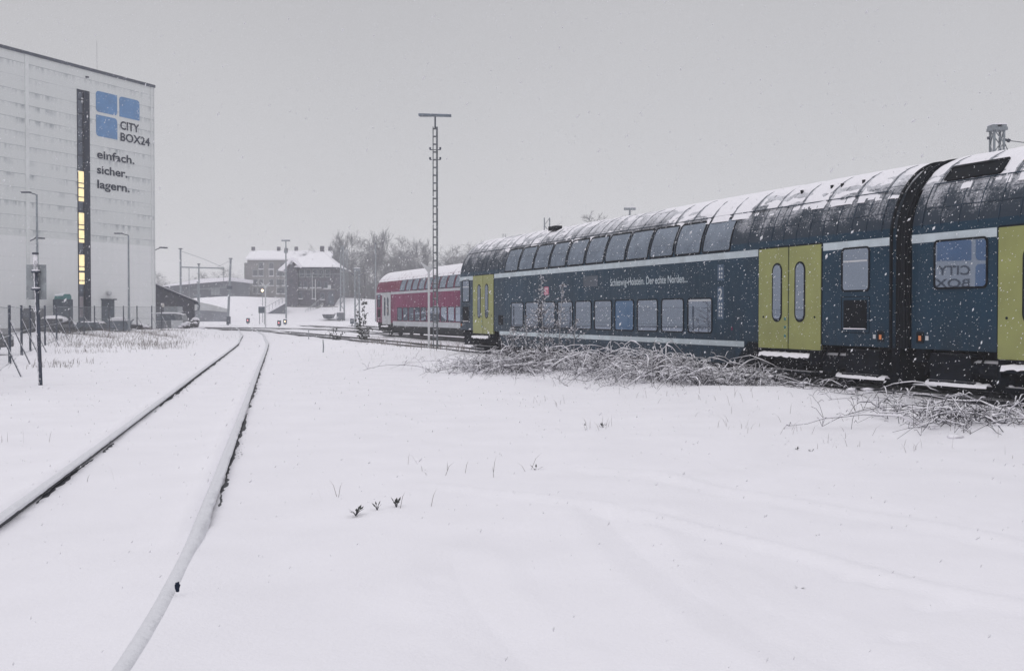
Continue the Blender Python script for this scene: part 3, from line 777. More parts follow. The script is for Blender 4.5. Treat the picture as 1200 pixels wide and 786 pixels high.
# emblem: small framed red letters
ta = lx(tz(640.4, 337)[0]); m = plain('emblem_red', (.50, .05, .13), .5, .1)
mb = MB(); side_ring(mb, ta - .16, ta + .16, 2.14, 2.36, .04, .022, .008); letters(mb, 'DB', -ta - .135, 2.175, .27, .15, on1(.008), .02); em = mb.build('emblem', m, c1)
MB_ = side_patch(MB(), ta - .17, ta + .17, 2.13, 2.37, .005).build('emblem_plate', plain('emblem_white', (.55, .42, .47), .5, .1), c1)
ta = lx(tz(692, 329)[0]); side_ring(side_patch(MB(), ta - .5, ta + .5, 2.33, 2.62, .006), ta - .5, ta + .5, 2.33, 2.62, .02, .015, .01).build('destination_display', M_PANED, c1)
ta = lx(tz(587, 375)[0]); side_patch(MB(), ta - .25, ta + .25, 1.1, 1.45, .006).build('side_hatch', M_RUBBER, c1)
mb = MB()
ta = lx(tz(858, 387)[0]); side_patch(mb, ta - .03, ta + .03, 1.12, 1.2, .006); mb.build('red_lever', M_RED, c1)
# antenna-like fitting and lifting lugs on the roof of the first coach
mb = MB(); xa = lx(tz(617, 283)[0]) - .8; mb.b2(xa - .3, xa + .3, .55, .8, 4.30, 4.44); mb.build('roof_vent', M_RUBBER, c1)
mb = MB()
for px in (922, 957, 969, 994): xx = lx(tz(px, 230)[0]) + .2; mb.tube([(xx, .85, 4.14), (xx, .86, 4.22)], .035, 6)
mb.build('lifting_lug', M_RUBBER, c1)
# bellows between the coaches
def bellows(root, x0, x1, ins=.06):
    mb = MB(); sec = [(y - ins, z) for y, z in PROF if z < 4.38]; sec = sec + [(-y, z) for y, z in reversed(sec)]; n = len(sec); k = 11; vs = []
    for i in range(k):
        w = 1 - .018 * (i % 2)
        for y, z in sec: vs.append((x0 + (x1 - x0) * i / (k - 1), y * w, .87 + (z - .87) * (1 - .010 * (i % 2))))
    mb.add(vs, [(a * n + j, (a + 1) * n + j, (a + 1) * n + (j + 1) % n, a * n + (j + 1) % n) for a in range(k - 1) for j in range(n)])
    for x in (x0, x1):
        pr = [(y + ins - .005, z) for y, z in PROF if z < 4.44]
        for a, b in zip(pr[:-1], pr[1:]): mb.bar((x, a[0], a[1] - .02), (x, b[0], b[1] - .02), .05, .04)
    return mb.build('gangway_bellows', M_RUBBER, root)
bellows(c1, -hL1 - .01, -hL1 - .40)
# second blue coach (near, cut by the picture edge)
T2 = 17.02 - 12.92
def amt2(X): return .90 + 0 * X + np.where(X > 9, .18, 0)
c2, hL2 = coach('dark blue coach nearest the viewer, cut off at the right edge, with a roof hatch', 14.43, T2, 25.84, M_NAVY, M_ROOFB, M_STRIPE, M_GREEN, snowamt=amt2, seed=9, doors=(-10.0, 9.56), blue=2, wins=swin(-5.99 + .3, 1.369, 10, 1.20), low=swin(-5.2, 1.372, 9, 1.12))
# roof hatch
def on_roof(root, x0, x1, z0, z1, name, mat, off, ring=None):
    mb = side_patch(MB(), x0, x1, z0, z1, off, 4, 2, 0)
    if ring: side_ring(mb, x0, x1, z0, z1, .02, ring, off + .02)
    return mb.build(name, mat, root)
xh0 = tz(1117, 200, 14.9)[0] - T2; xh1 = tz(1181, 195, 14.9)[0] - T2
on_roof(c2, min(xh0, xh1), max(xh0, xh1), 3.92, 4.12, 'roof_hatch', M_RUBBER, .030, .035)
# red coach
T3 = 79.5 - 12.92
low_r = swin(25.06 - T0, 1.372, 10, 1.12); up_r = swin(-6.6, 1.45, 10, 1.15)
def amt3(X): return 1.9 + 0 * X
M_RDOOR = plain('pale_grey_door', (.42, .43, .45), .5, .1, 2)
c3, hL3 = coach('crimson double-deck coach standing beyond the blue ones, with pale grey doors', 20.25, T3, 25.84, M_RED, M_ROOFR, plain('pale_grey_band', (.42, .44, .47), .55, .12, 2), M_RDOOR, snowamt=amt3, seed=11, doors=(-9.9, 9.9), blue=False, red=True, wins=up_r, low=low_r)

# ---------------------------------------------------------------- storage building
def storage_building():
    root = thing('storage_building', 'tall white-clad storage building with blue logo squares and a lit stairwell strip', 'building', (BC[0], BC[1], 0), BA)
    top = 20.35; Lb = 72
    s0 = wl(105.8, 300)[0]; s1 = wl(91.5, 300)[0]     # stairwell strip between s1 and s0
    zt = wl(98, 106)[1]
    mb = MB()
    mb.b2(s0, 0, 0, 24, -.5, top).b2(-Lb, s1, 0, 24, -.5, top).b2(s1, s0, 0, 24, zt, top).b2(s1, s0, .5, 24, -.5, zt)
    mb.build('wall', M_WALL, root)
    mb = MB(); mb.b2(-Lb - .1, .1, -.10, 24.1, top, top + .22); rf = mb.build('roof_edge', M_DSTEEL, root)
    MB().b2(-Lb + .3, -.3, .3, 23.8, top + .22, top + .30).build('roof_snow', M_SNOWC, rf)
    # fine pilaster joints and downpipes
    tm_ = plain('cladding_trim', (.66, .68, .68), .6, .1, 1)
    for x0_, x1_ in ((wl(32, 200)[0] - .16, wl(32, 200)[0] + .16), (-.36, -.28), (-.03, .03)): MB().b2(x0_, x1_, -.05, .0, -.3, top).build('cover_strip', tm_, root)
    # stairwell glazing
    st = MB().b2(s1, s0, .10, .14, 0.1, zt - .002).build('stairwell_glazing', M_STRIPGL, root)
    mb = MB(); mb.b2(s1 - .02, s1 + .07, -.03, .12, 0, zt).b2(s0 - .55, s0 + .02, -.03, .12, 0, zt).b2(s1, s0, -.025, .12, zt - .18, zt - .01)
    k = 0; z = .9
    while z < zt - .5: mb.b2(s1, s0, .02, .098, z, z + .07); z += 1.0667
    mb.build('mullion', M_INK, root)
    for py0, py1 in ((201, 219.8), (221.3, 236), (249.6, 268.4), (270, 284.3), (298.5, 317), (319.6, 333)):
        za = wl(97, py1)[1]; zb = wl(97, py0)[1]
        MB().b2(s1 + .09, s0 - .57, .04, .098, za, zb).build('lit_window', M_LIT, root)
    MB().b2(s1 + .12, s0 - .7, .05, .09, wl(99, 372)[1], wl(99, 347.5)[1]).build('foyer_window', plain('foyer_glass', (.20, .18, .20), .5, .3, 1.5), root)
    za = wl(95, 117)[1]; MB().b2(s1 + .5, s1 + .75, .05, .09, za - .18, za + .18).build('exit_light', M_WHITEM, root)
    # service door and globe lamp
    a, b = wl(119, 370)[0], wl(133.5, 370)[0]; zt2 = wl(126, 351.5)[1]
    mb = MB(); mb.b2(a, b, -.06, .02, -.1, zt2).b2(a - .08, b + .08, -.25, .0, zt2, zt2 + .1); dr = mb.build('service_door', M_CABT, root)
    MB().b2((a + b) / 2 - .02, (a + b) / 2 + .02, -.064, -.058, 0, zt2 - .05).build('door_gap', M_RUBBER, dr)
    gx, gz_ = wl(126, 343.5); MB().blob((gx, -.18, gz_), .2, n=12, m=8, j=0).build('globe_lamp', M_WHITEM, root, smooth=True)
    # signs
    def sign(dx, dz):
        tx = lambda x, z, o=-.035: (x + dx, o, z + dz)
        sg = MB()
        xl = wl(112.2, 106)[0]; xm = wl(136.9, 110)[0]; xn = wl(139.7, 110)[0]; xr = wl(163.1, 115)[0]
        z1 = wl(112.2, 106.2)[1]; z2_ = wl(112.2, 130.5)[1]; z3 = wl(112.2, 134.2)[1]; z4 = wl(112.2, 159.1)[1]
        def rsq(x0, x1, za, zb, rc):
            pts = []; r = .28
            for cx, cz, a0, tl in ((x1, zb, 0, 'tr' in rc), (x0, zb, 90, 'tl' in rc), (x0, za, 180, 'bl' in rc), (x1, za, 270, 'br' in rc)):
                if not tl: pts.append((cx, cz)); continue
                ccx = cx - r if cx == x1 else cx + r; ccz = cz - r if cz == zb else cz + r
                pts += [(ccx + r * math.cos(R(a0 + 90 * k / 5)), ccz + r * math.sin(R(a0 + 90 * k / 5))) for k in range(6)]
            return pts
        for pts in (rsq(xl, xm, z2_, z1, ('tl', 'bl', 'br')), rsq(xn, xr, z2_, z1, ('tr', 'tl')), rsq(xl, xm, z4, z3, ('bl', 'tr'))):
            MB().prism(pts, lambda x, z: tx(x, z, -.001), lambda x, z: tx(x, z, -.03)).build('logo_square', M_LOGO, root)
        def word(s, p0, p1, cap, bold):
            (x0, zb), (x1, _) = wl(*p0), wl(*p1)
            mb = MB(); letters(mb, s, x0, zb, x1 - x0, cap, tx, bold); mb.build('lettering', M_INK, root)
        c_ = wl(140.8, 141.8)[1] - wl(140.8, 151.2)[1]
        word('CITY', (140.7, 151.2), (162.9, 155), c_, .022)
        word('BOX24', (140.9, 164.8), (175.3, 170), c_, .022)
        h_ = (wl(114, 210)[1] - wl(114, 220.2)[1]) * .93
        word('einfach.', (113.4, 185.1), (157.2, 190), h_, .022)
        word('sicher.', (113.4, 203.0), (148.9, 205), h_, .022)
        word('lagern.', (113.8, 220.2), (151.6, 223), h_, .022)
    sign(0, 0); sign(-51.46 + 3.94, 4.55 - 16.36)
    # bracket lamps on the wall
    for px, py in ((35, 280), (181.5, 291)):
        x, z = wl(px, py); MB().bar((x - .0, .0, z - .15), (x, -.5, z), .06).box(x + .35, -.6, z + .06, .7, .3, .10).build('bracket_lamp', M_DSTEEL, root)
    x, z = wl(101.5, 90); MB().b2(x - .12, x + .12, -.12, 0, z - .1, z + .02).build('vent_outlet', M_DSTEEL, root)
    x, z = wl(119.5, 86); MB().tube([(x, .5, top), (x, .5, top + 2.6)], .010, 5).build('lightning_rod', M_DSTEEL, root)
    mb = MB(); mb.b2(-Lb, s1 - .1, -.04, 0, -.3, .55).b2(s0 + .1, -.5, -.04, 0, -.3, .5); mb.build('plinth', M_CONC, root)
storage_building()

# ---------------------------------------------------------------- fence along the storage yard
def fence():
    pts = [(-10.4, 22), (-13.4, 29.5), (-16.3, 36.9), (-18.8, 43.6), (-20.5, 48.4), (-22.5, 54.8), (-24.7, 61.7), (-27.1, 69.7), (-29.0, 77.1), (-29.9, 81.5), (-29.8, 84.2), (-29.5, 86.4), (-29.0, 88.0), (-28.3, 89.4), (-27.9, 90.6)]
    root = thing('chain_link_fence', 'chain-link fence with dark raking posts round the storage yard', 'fence')
    w = MB()
    for i, (x, y) in enumerate(pts):
        z0 = gz(x, y) - .2; top = 1.8 + .01 * (y - 36) * .6
        mb = MB(); mb.tube([(x, y, z0), (x, y, top + .08)], .05, 6)
        mb.build('fence_post', M_DSTEEL, root)
        if i > 0 and i % 1 == 0:
            dx, dy = pts[i][0] - pts[i - 1][0], pts[i][1] - pts[i - 1][1]; L = math.hypot(dx, dy); dx, dy = dx / L, dy / L
            MB().tube([(x, y, 1.42), (x + dy * .8 + .3, y - dx * .6 - .9, z0)], .024, 5).build('raking_brace', M_DSTEEL, root)
        if i:
            (ax, ay) = pts[i - 1]; L = math.hypot(x - ax, y - ay); za = gz(ax, ay); zb = gz(x, y)
            P = lambda s, h: Vector((ax + (x - ax) * s / L, ay + (y - ay) * s / L, (za + (zb - za) * s / L) * (1 - h) + h * (top)))
            k = int(L / .12)
            for j in range(-14, k + 1):
                for sg in (1, -1):
                    s0, s1 = (j * .12, j * .12 + 1.75) if sg > 0 else (j * .12 + 1.75, j * .12)
                    h0, h1 = 0, 1
                    if s0 < 0: h0 = (0 - s0) / (s1 - s0); 
                    if s0 > L: h0 = (L - s0) / (s1 - s0)
                    if s1 > L: h1 = (L - s0) / (s1 - s0)
                    if s1 < 0: h1 = (0 - s0) / (s1 - s0)
                    if h1 - h0 < .02 or h0 < 0 or h1 > 1.001: continue
                    a = P(s0 + (s1 - s0) * h0, h0); b = P(s0 + (s1 - s0) * h1, h1); q = Vector((0, 0, .0055))
                    w.add([a - q, b - q, b + q, a + q], [(0, 1, 2, 3)])
            for h in (.02, .5, .99):
                w.bar(P(0, h), P(L, h), .02)
    w.build('wire_mesh', M_STEEL, root)
fence()

# ---------------------------------------------------------------- things on the left
# near post with a sign seen from behind
b0 = gr(44.5, 454); px_ = b0.x; py_ = b0.y
sp = thing('sign_post', 'dark leaning-free post with a pale board seen from behind, in the left foreground snow', 'sign post', (px_, py_, 0))
sp['label'] = 'dark upright post in the left foreground carrying a pale rectangular board'
MB().tube([(.06, 0, -.1), (-.035, 0, 2.92)], .047, 10).build('post', M_DSTEEL, sp, smooth=True)
MB().b2(-.085, .02, -.05, .05, 2.90, 2.94).build('post_cap', M_DSTEEL, sp)
MB().b2(-.27, .17, .07, .085, 1.92, 2.68).build('board', M_BOARD, sp, bevel=.004)
mb = MB(); mb.b2(-.10, .05, -.065, .07, 2.12, 2.16).b2(-.10, .05, -.065, .07, 2.50, 2.54); br = mb.build('clamp', M_DSTEEL, sp)
MB().b2(-.09, .04, -.06, .06, 2.16, 2.185).b2(-.09, .04, -.06, .06, 2.54, 2.565).build('clamp_snow', M_SNOWC, br)
mb = MB(); 
for k in range(60): zc = .1 + k * .046; mb.blob((.06 - (zc + .1) * .0315 - .022 + random.uniform(-.01, .01), -.040, zc), random.uniform(.008, .02), (.8, .6, 2.6), 6, 4, .4)
mb.build('driven_snow', M_SNOWC, sp, smooth=True)

def street_lamp(px, ptop, Y, arm, label):
    q = at(px, ptop, Y); h = q.z
    r = thing('street_lamp', label, 'street lamp', (q.x, Y, 0), 0, 'street lamps of the storage yard')
    MB().tube([(0, 0, -.2), (0, 0, h * .3), (0, 0, h - .1)], [.10, .085, .06], 8).build('pole', M_STEEL if arm < .9 else M_DSTEEL, r)
    MB().bar((0, 0, h - .12), (-arm, 0, h + .02), .06).build('arm', M_DSTEEL, r)
    MB().box(-arm - .2, 0, h + .03, .6, .25, .09).build('lamp_head', M_DSTEEL, r, bevel=.02)
street_lamp(43, 226, 68, .45, 'taller lamp pole rising behind the dark sign post')
street_lamp(150.5, 274, 85.5, .55, 'slender lamp pole between the skip and the right end of the white building')

cb = at(74, 392, 84.2)
r = thing('utility_cabinet', 'tall dark cabinet with a rounded teal top against the white wall', 'cabinet', (cb.x, 84.2, -.1), BA)
MB().b2(-.5, .5, -.5, .5, 0, 2.75).build('cabinet_body', M_CABT, r, bevel=.03)
MB().b2(-.015, .015, -.515, -.5, .1, 2.6).build('door_gap', M_RUBBER, r)
mb = MB(); mb.prism([(-.42, 2.75), (.42, 2.75), (.40, 3.0), (.28, 3.14), (-.28, 3.14), (-.40, 3.0)], lambda x, z: (x, -.42, z), lambda x, z: (x, .42, z)); mb.build('teal_top', M_TEAL, r)
MB().blob((0, 0, 3.12), .35, (1, 1, .25), 10, 5, .1).build('snow', M_SNOWC, r, smooth=True)

def wheel_mb(mb, x, y, z, r, w, axis='y'):
    mb.prism([(math.cos(R(a)) * r, math.sin(R(a)) * r) for a in range(0, 360, 20)], lambda u, v: (x + u, y - w / 2, z + v), lambda u, v: (x + u, y + w / 2, z + v))
def flatbed(px0, px1, Y, label, h=.9, snow=True, cab=False):
    a = at(px0, 390, Y); b = at(px1, 390, Y); L = b.x - a.x
    r = thing('trailer', label, 'trailer', ((a.x + b.x) / 2, Y, 0), 0, 'snowed-in trailers by the fence')
    MB().b2(-L / 2, L / 2, -.9, .9, .48, .78).build('bed', M_CABT, r, bevel=.02)
    MB().b2(-L / 2, L / 2, -.92, -.88, .78, h + .05).b2(-L / 2, L / 2, .88, .92, .78, h + .05).build('side_board', M_CABT, r)
    for x in (-L * .2, L * .15):
        w = MB(); wheel_mb(w, x, -.85, .33, .33, .2); wheel_mb(w, x, .85, .33, .33, .2); w.build('wheel', M_RUBBER, r)
    mb = MB(); n = 14; vs = []
    for i in range(n):
        for j in range(5): vs.append((-L / 2 + .02 + (L - .04) * i / (n - 1), -.86 + 1.72 * j / 4, h + .12 * math.sin(math.pi * j / 4) ** .5 + random.uniform(-.02, .03) - (.12 if i in (0, n - 1) else 0)))
    mb.add(vs, grid_faces(n, 5)); mb.build('snow_load', M_SNOWC, r, smooth=True)
    MB().bar((L / 2, 0, .55), (L / 2 + .9, 0, .5), .08).build('drawbar', M_DSTEEL, r)
    return r
flatbed(95.5, 121, 84.0, 'low trailer under snow in front of the lit stairwell')
flatbed(84, 93, 84.5, 'short low trailer just right of the teal-topped cabinet', h=.8)
# flatbed lorry behind the sign post
a = at(30, 390, 78); r = thing('flatbed_lorry', 'dark flatbed lorry parked behind the fence beside the sign post', 'lorry', (a.x, 78, -.0), 0)
MB().prism([(0, .5), (0, 1.35), (.25, 1.95), (.9, 1.95), (.95, .5)], lambda x, z: (x, -.9, z), lambda x, z: (x, .9, z)).build('cab', M_DCAR, r, bevel=.04)
MB().prism([(.12, 1.35), (.3, 1.82), (.8, 1.82), (.8, 1.35)], lambda x, z: (x, -.905, z), lambda x, z: (x, -.89, z)).build('cab_window', M_GLASSD, r)
MB().b2(1.0, 2.9, -.9, .9, .65, .85).b2(1.0, 2.9, -.92, -.88, .85, 1.25).b2(1.0, 2.9, .88, .92, .85, 1.25).build('bed', M_DCAR, r)
for x in (.5, 2.4):
    w = MB(); wheel_mb(w, x, -.8, .38, .38, .22); wheel_mb(w, x, .8, .38, .38, .22); w.build('wheel', M_RUBBER, r)
MB().blob((1.95, 0, 1.2), 1, (.9, .8, .28), 12, 6, .08).build('snow_load', M_SNOWC, r, smooth=True)
MB().blob((.58, 0, 1.95), .5, (.7, 1.6, .16), 10, 5, .06).build('cab_snow', M_SNOWC, r, smooth=True)

# skip with snow heap
a = at(139, 392, 87.3)
r = thing('skip', 'grey steel skip heaped with snow below the slender lamp pole', 'skip', (a.x, 87.3, 0), R(10))
MB().prism([(-.62, 0), (.62, 0), (.9, 1.0), (-.9, 1.0)], lambda x, z: (x, -.7, z), lambda x, z: (x, .7, z)).build('hull', M_SKIP, r)
MB().b2(-.94, .94, -.74, -.68, .96, 1.05).b2(-.94, .94, .68, .74, .96, 1.05).build('rim', M_SKIP, r)
MB().blob((0, 0, 1.0), .8, (1.05, .8, .42), 12, 6, .06).build('snow_heap', M_SNOWC, r, smooth=True)
a = at(160, 392, 88.3)
r = thing('scrap_heap', 'heap of scrap with snow lumps between the skip and the corner of the white building', 'scrap heap', (a.x, 88.3, 0))
mb = MB(); sn = MB()
for k in range(16):
    x = random.uniform(-1, 1.2); z = random.uniform(.05, .75) * (1 - abs(x) * .35)
    mb.box(x, random.uniform(-.4, .4), z, random.uniform(.2, .6), .3, random.uniform(.1, .4), random.uniform(0, 3))
    if k % 2: sn.blob((x, -.2, z + .15), .22, (1.2, 1, .6), 8, 5, .2)
mb.bar((-1.1, 0, .5), (-.2, 0, 1.15), .06)
mb.build('scrap', M_DEBRIS, r); sn.build('snow', M_SNOWC, r, smooth=True)

# cars
def car(label, loc, rz, L, Hh, paint, sedan=True, name='parked_car'):
    r = thing(name, label, 'car', loc, rz)
    hl = L / 2; w = .87
    low = [(-hl, .30), (-hl, .62), (-hl + .08, .80), (-hl + 1.05, .93), (hl - .5, .95), (hl - .05, .88), (hl, .6), (hl - .03, .28)]
    top = [(-hl + .95, .92), (-hl + 1.65, Hh - .06), (-hl + 2.0, Hh), (hl - .9, Hh), (hl - .35, Hh - .08), (hl - .12, .94)]
    mb = MB(); mb.prism(low, lambda x, z: (x, -w, z), lambda x, z: (x, w, z))
    mb.prism(top, lambda x, z: (x, -w + .12 * (z - .9), z), lambda x, z: (x, w - .12 * (z - .9), z))
    mb.build('body', paint, r, bevel=.05)
    for s in (-1, 1):
        mb = MB(); g = [(-hl + 1.15, .98), (-hl + 1.72, Hh - .14), (-hl + 2.35, Hh - .12), (-hl + 2.35, .98)]
        g2 = [(-hl + 2.45, .98), (-hl + 2.45, Hh - .12), (hl - 1.0, Hh - .12), (hl - .8, .98)]
        for q in (g, g2): mb.prism(q, lambda x, z: (x, s * (w + .004 - .12 * (z - .9)), z), lambda x, z: (x, s * (w - .02 - .12 * (z - .9)), z))
        mb.build('side_window', M_PANED, r)
    MB().prism([(-hl + 1.0, .98), (-hl + 1.62, Hh - .12), (-hl + 1.60, Hh - .11), (-hl + .98, .99)], lambda x, z: (x, -w + .15, z), lambda x, z: (x, w - .15, z)).build('windscreen', M_PANED, r)
    for x in (-hl + .85, hl - .85):
        for s in (-1, 1):
            m2 = MB(); wheel_mb(m2, x, s * (w - .09), .32, .32, .22); m2.build('wheel', M_RUBBER, r)
    MB().blob((.45, 0, Hh), 1.0, (L * .27, .72, .10), 14, 6, .03).build('roof_snow', M_SNOWC, r, smooth=True)
    MB().blob((-hl + .6, 0, .86), .5, (.9, 1.4, .14), 12, 5, .05).build('bonnet_snow', M_SNOWC, r, smooth=True)
    MB().b2(-hl - .02, -hl + .05, -.78, -.5, .58, .72).build('headlight', M_WHITEM, r); MB().b2(-hl - .02, -hl + .05, .5, .78, .58, .72).build('headlight', M_WHITEM, r)
    return r
a = at(11.5, 418, 44); car('dark car partly cut off at the left edge behind the fence', (a.x - 2.3, 44, 0), R(180), 4.2, 1.42, M_DCAR)
a = at(218, 388, 103); vc = car('grey snow-dusted people carrier beside the dark shed', (a.x - 2.1, 103, 0), 0, 4.5, 1.62, M_CAR)
pb = thing('white_board', 'white board leaning on the back of the people carrier', 'board', (at(208, 387, 101.6).x, 101.6, 0))
MB().b2(-.5, .45, -.03, .03, .05, 1.0).build('panel', M_WHITEM, pb); MB().b2(-.54, -.50, -.04, .04, 0, 1.04).b2(.45, .49, -.04, .04, 0, 1.04).build('frame', M_WHITEM, pb)
a = at(203, 368, 108)
r = thing('box_trailer', 'pale box trailer between the people carrier and the dark shed', 'trailer', (a.x, 108, 0))
MB().b2(-.65, .65, -.8, .8, .5, 2.25).build('box', M_BOARD, r, bevel=.02); w = MB(); wheel_mb(w, 0, -.8, .35, .35, .2); w.build('wheel', M_RUBBER, r)
# rubble pile
a = at(223, 387, 98)
r = thing('rubble_pile', 'snow-capped pile of dark rubble to the right of the people carrier', 'rubble pile', (a.x, 98, 0))
mb = MB(); sn = MB()
for k in range(46):
    x = random.gauss(0, .75); y = random.uniform(-.7, .7); hh = max(0, 1.15 - abs(x - .25) * .85); z = random.uniform(.0, 1) * hh
    mb.blob((x, y, z), random.uniform(.14, .30), (1.2, 1, .8), 6, 4, .4)
    if random.random() < .62: sn.blob((x + random.uniform(-.1, .1), y - .05, z + .17), random.uniform(.16, .27), (1.25, 1, .6), 8, 5, .2)
mb.build('rubble', M_DEBRIS, r); sn.build('snow', M_SNOWC, r, smooth=True)

# dark shed with a single-pitch roof
def shed():
    Y = 113
    A = at(186, 335, Y); B = at(228, 353, Y); D = at(140, 316, Y)
    r = thing('wooden_shed', 'dark shed with a sloping roof and one lit lamp right of the white building', 'shed', (B.x, Y, 0))
    xl = D.x - B.x; zl = D.z; zr = B.z
    MB().prism([(xl, -.2), (0, -.2), (0, zr - .1), (xl, zl - .1)], lambda x, z: (x, 0, z), lambda x, z: (x - 6.5, 14, z)).build('wall', M_SHED, r)
    rf = MB().prism([(xl - .3, zl + .10 - .1), (.5, zr - .2 - .1), (.5, zr + .02 - .1), (xl - .3, zl + .32 - .1)], lambda x, z: (x, -.5, z), lambda x, z: (x - 6.5, 14.5, z)).build('roof', M_INK, r)
    MB().prism([(xl - .3, zl + .225), (.45, zr - .075), (.45, zr + .02), (xl - .3, zl + .32)], lambda x, z: (x, -.2, z), lambda x, z: (x - 6.5, 14.5, z)).build('roof_snow', M_SNOWC, rf)
    MB().tube([(.42, -.3, zr - .25), (.60, -.3, zr - .45), (.5, -.3, zr - .8), (.08, -.3, zr - 1.0), (.05, -.3, .0)], .05, 6).build('downpipe', M_DSTEEL, r)
    q = at(194.7, 363.2, Y - .5); lm = MB().blob((q.x - B.x, -.5, q.z), .19, n=10, m=7, j=0).build('lit_lamp', M_LAMPW, r); MB().bar((q.x - B.x, -.5, q.z + .1), (q.x - B.x, 0, q.z + .2), .05).build('lamp_bracket', M_DSTEEL, r)
    q = at(190.5, 357.5, Y); MB().b2(q.x - B.x - .15, q.x - B.x + .15, -.06, 0, q.z - .2, q.z + .2).build('wall_sign', M_WHITEM, r)
shed()

# ---------------------------------------------------------------- flat hall, retaining wall
def boxpoly(name, label, cat, Y, pts, depth, mat, z0=-1, extra=None):
    P = [at(px, py, Y) for px, py in pts]; x0 = P[0].x
    r = thing(name, label, cat, (x0, Y, 0))
    MB().prism([(p.x - x0, p.z) for p in P] + [(P[-1].x - x0, z0), (0, z0)], lambda x, z: (x, 0, z), lambda x, z: (x, depth, z)).build('wall', mat, r)
    return r, x0
r, x0 = boxpoly('goods_hall', 'long low grey hall with a snow-covered roof beyond the dark shed', 'hall', 200, [(186, 336.5), (232, 332), (268, 329)], 16, M_HALL)
P = [at(px, py, 200) for px, py in ((182, 336.8), (232, 332.2), (271, 329.0), (271, 325.0), (235, 327.0), (205, 332.5))]
rf = MB().prism([(p.x - x0, p.z) for p in P], lambda x, z: (x, -.8, z), lambda x, z: (x, 17, z)).build('roof', M_SNOWC, r)
mb = MB()
for px in (249, 252.5, 256): q = at(px, 341, 200); mb.b2(q.x - x0 - .22, q.x - x0 + .22, -.06, .0, q.z - .7, q.z + .5)
mb.build('window', M_BOARD, r)
q0 = at(227, 339.5, 200); q1 = at(266, 336.5, 200); MB().bar((q0.x - x0, -.3, q0.z), (q1.x - x0, -.3, q1.z), .15).build('pipe', M_STEEL, r)
# sloped retaining wall of the embankment ramp
P = [at(px, py, 168) for px, py in ((228, 354), (245, 357.5), (266, 363), (266, 369), (228, 368.5))]
r = thing('retaining_wall', 'pale retaining wall falling to the right below the snowy embankment', 'wall', (P[0].x, 168, 0))
MB().prism([(p.x - P[0].x, p.z) for p in P[:3]] + [(P[2].x - P[0].x, 0.0), (0, 0.0)], lambda x, z: (x, 0, z), lambda x, z: (x, 1.2, z)).build('wall', plain('grey_wall', (.17, .18, .21), .9, .25, .5), r)
MB().prism([(P[0].x - P[0].x, P[0].z - 1.2), (P[1].x - P[0].x, P[1].z - .8), (P[2].x - P[0].x, P[2].z - .35), (P[2].x - P[0].x, P[2].z + .1), (P[1].x - P[0].x, P[1].z + .1), (0, P[0].z + .1)], lambda x, z: (x, -.12, z), lambda x, z: (x, 1.3, z)).build('coping', plain('pale_coping', (.42, .43, .44), .9, .15, .5), r)

# ---------------------------------------------------------------- apartment house
def apartment():
    Y = 245; s = Y / F
    a = at(290, 347, Y); b = at(386, 347, Y); e = at(300, 304.5, Y).z; rd = at(300, 293.5, Y).z; zb = a.z - 2
    W = b.x - a.x
    r = thing('apartment_house', 'three-storey grey apartment house with snowy roof and chimneys behind the signal cabin', 'house', (a.x, Y, 0))
    Dp = 11
    mb = MB(); mb.prism([(0, zb), (Dp, zb), (Dp, e), (Dp / 2, rd - .15), (0, e)], lambda y, z: (0, y, z), lambda y, z: (W, y, z)); mb.build('wall', M_STUCCO, r)
    MB().prism([(-.4, e - .05), (-.4, e + .25), (Dp / 2, rd + .3), (Dp + .4, e + .25), (Dp + .4, e - .05), (Dp / 2, rd)], lambda y, z: (-.35, y, z), lambda y, z: (W + .35, y, z)).build('roof', M_SNOWC, r)
    MB().b2(-.9, -.02, 1.0, Dp - 1, zb, e - .6).build('stair_annex', M_STUCCO, r)
    for px in (290, 320.5, 329.5, 341.5, 373, 382):
        q = at(px, 291, Y); MB().b2(q.x - a.x - .35, q.x - a.x + .35, Dp / 2 - .3, Dp / 2 + .3, rd - .5, rd + 1.1 - (.3 if px in (329.5,) else 0)).build('chimney', M_BRICK, r)
    for row, py in enumerate((311, 319.5, 330.5, 340)):
        for col, px in enumerate((299, 306, 318, 327, 331, 344, 352, 362, 372, 380)):
            if (row * 7 + col * 3) % 9 == 0: continue
            q = at(px, py, Y); x = q.x - a.x
            fr = MB().b2(x - .55, x + .55, -.06, .02, q.z - .75, q.z + .65).build('window', M_WHITEM if (row + col) % 3 == 0 else M_BOARD, r)
            MB().b2(x - .42, x + .42, -.075, -.05, q.z - .6, q.z + .52).build('pane', M_GLASSD, fr)
            MB().b2(x - .6, x + .6, -.16, -.0, q.z - .85, q.z - .75).build('sill', M_SNOWC, fr)
apartment()

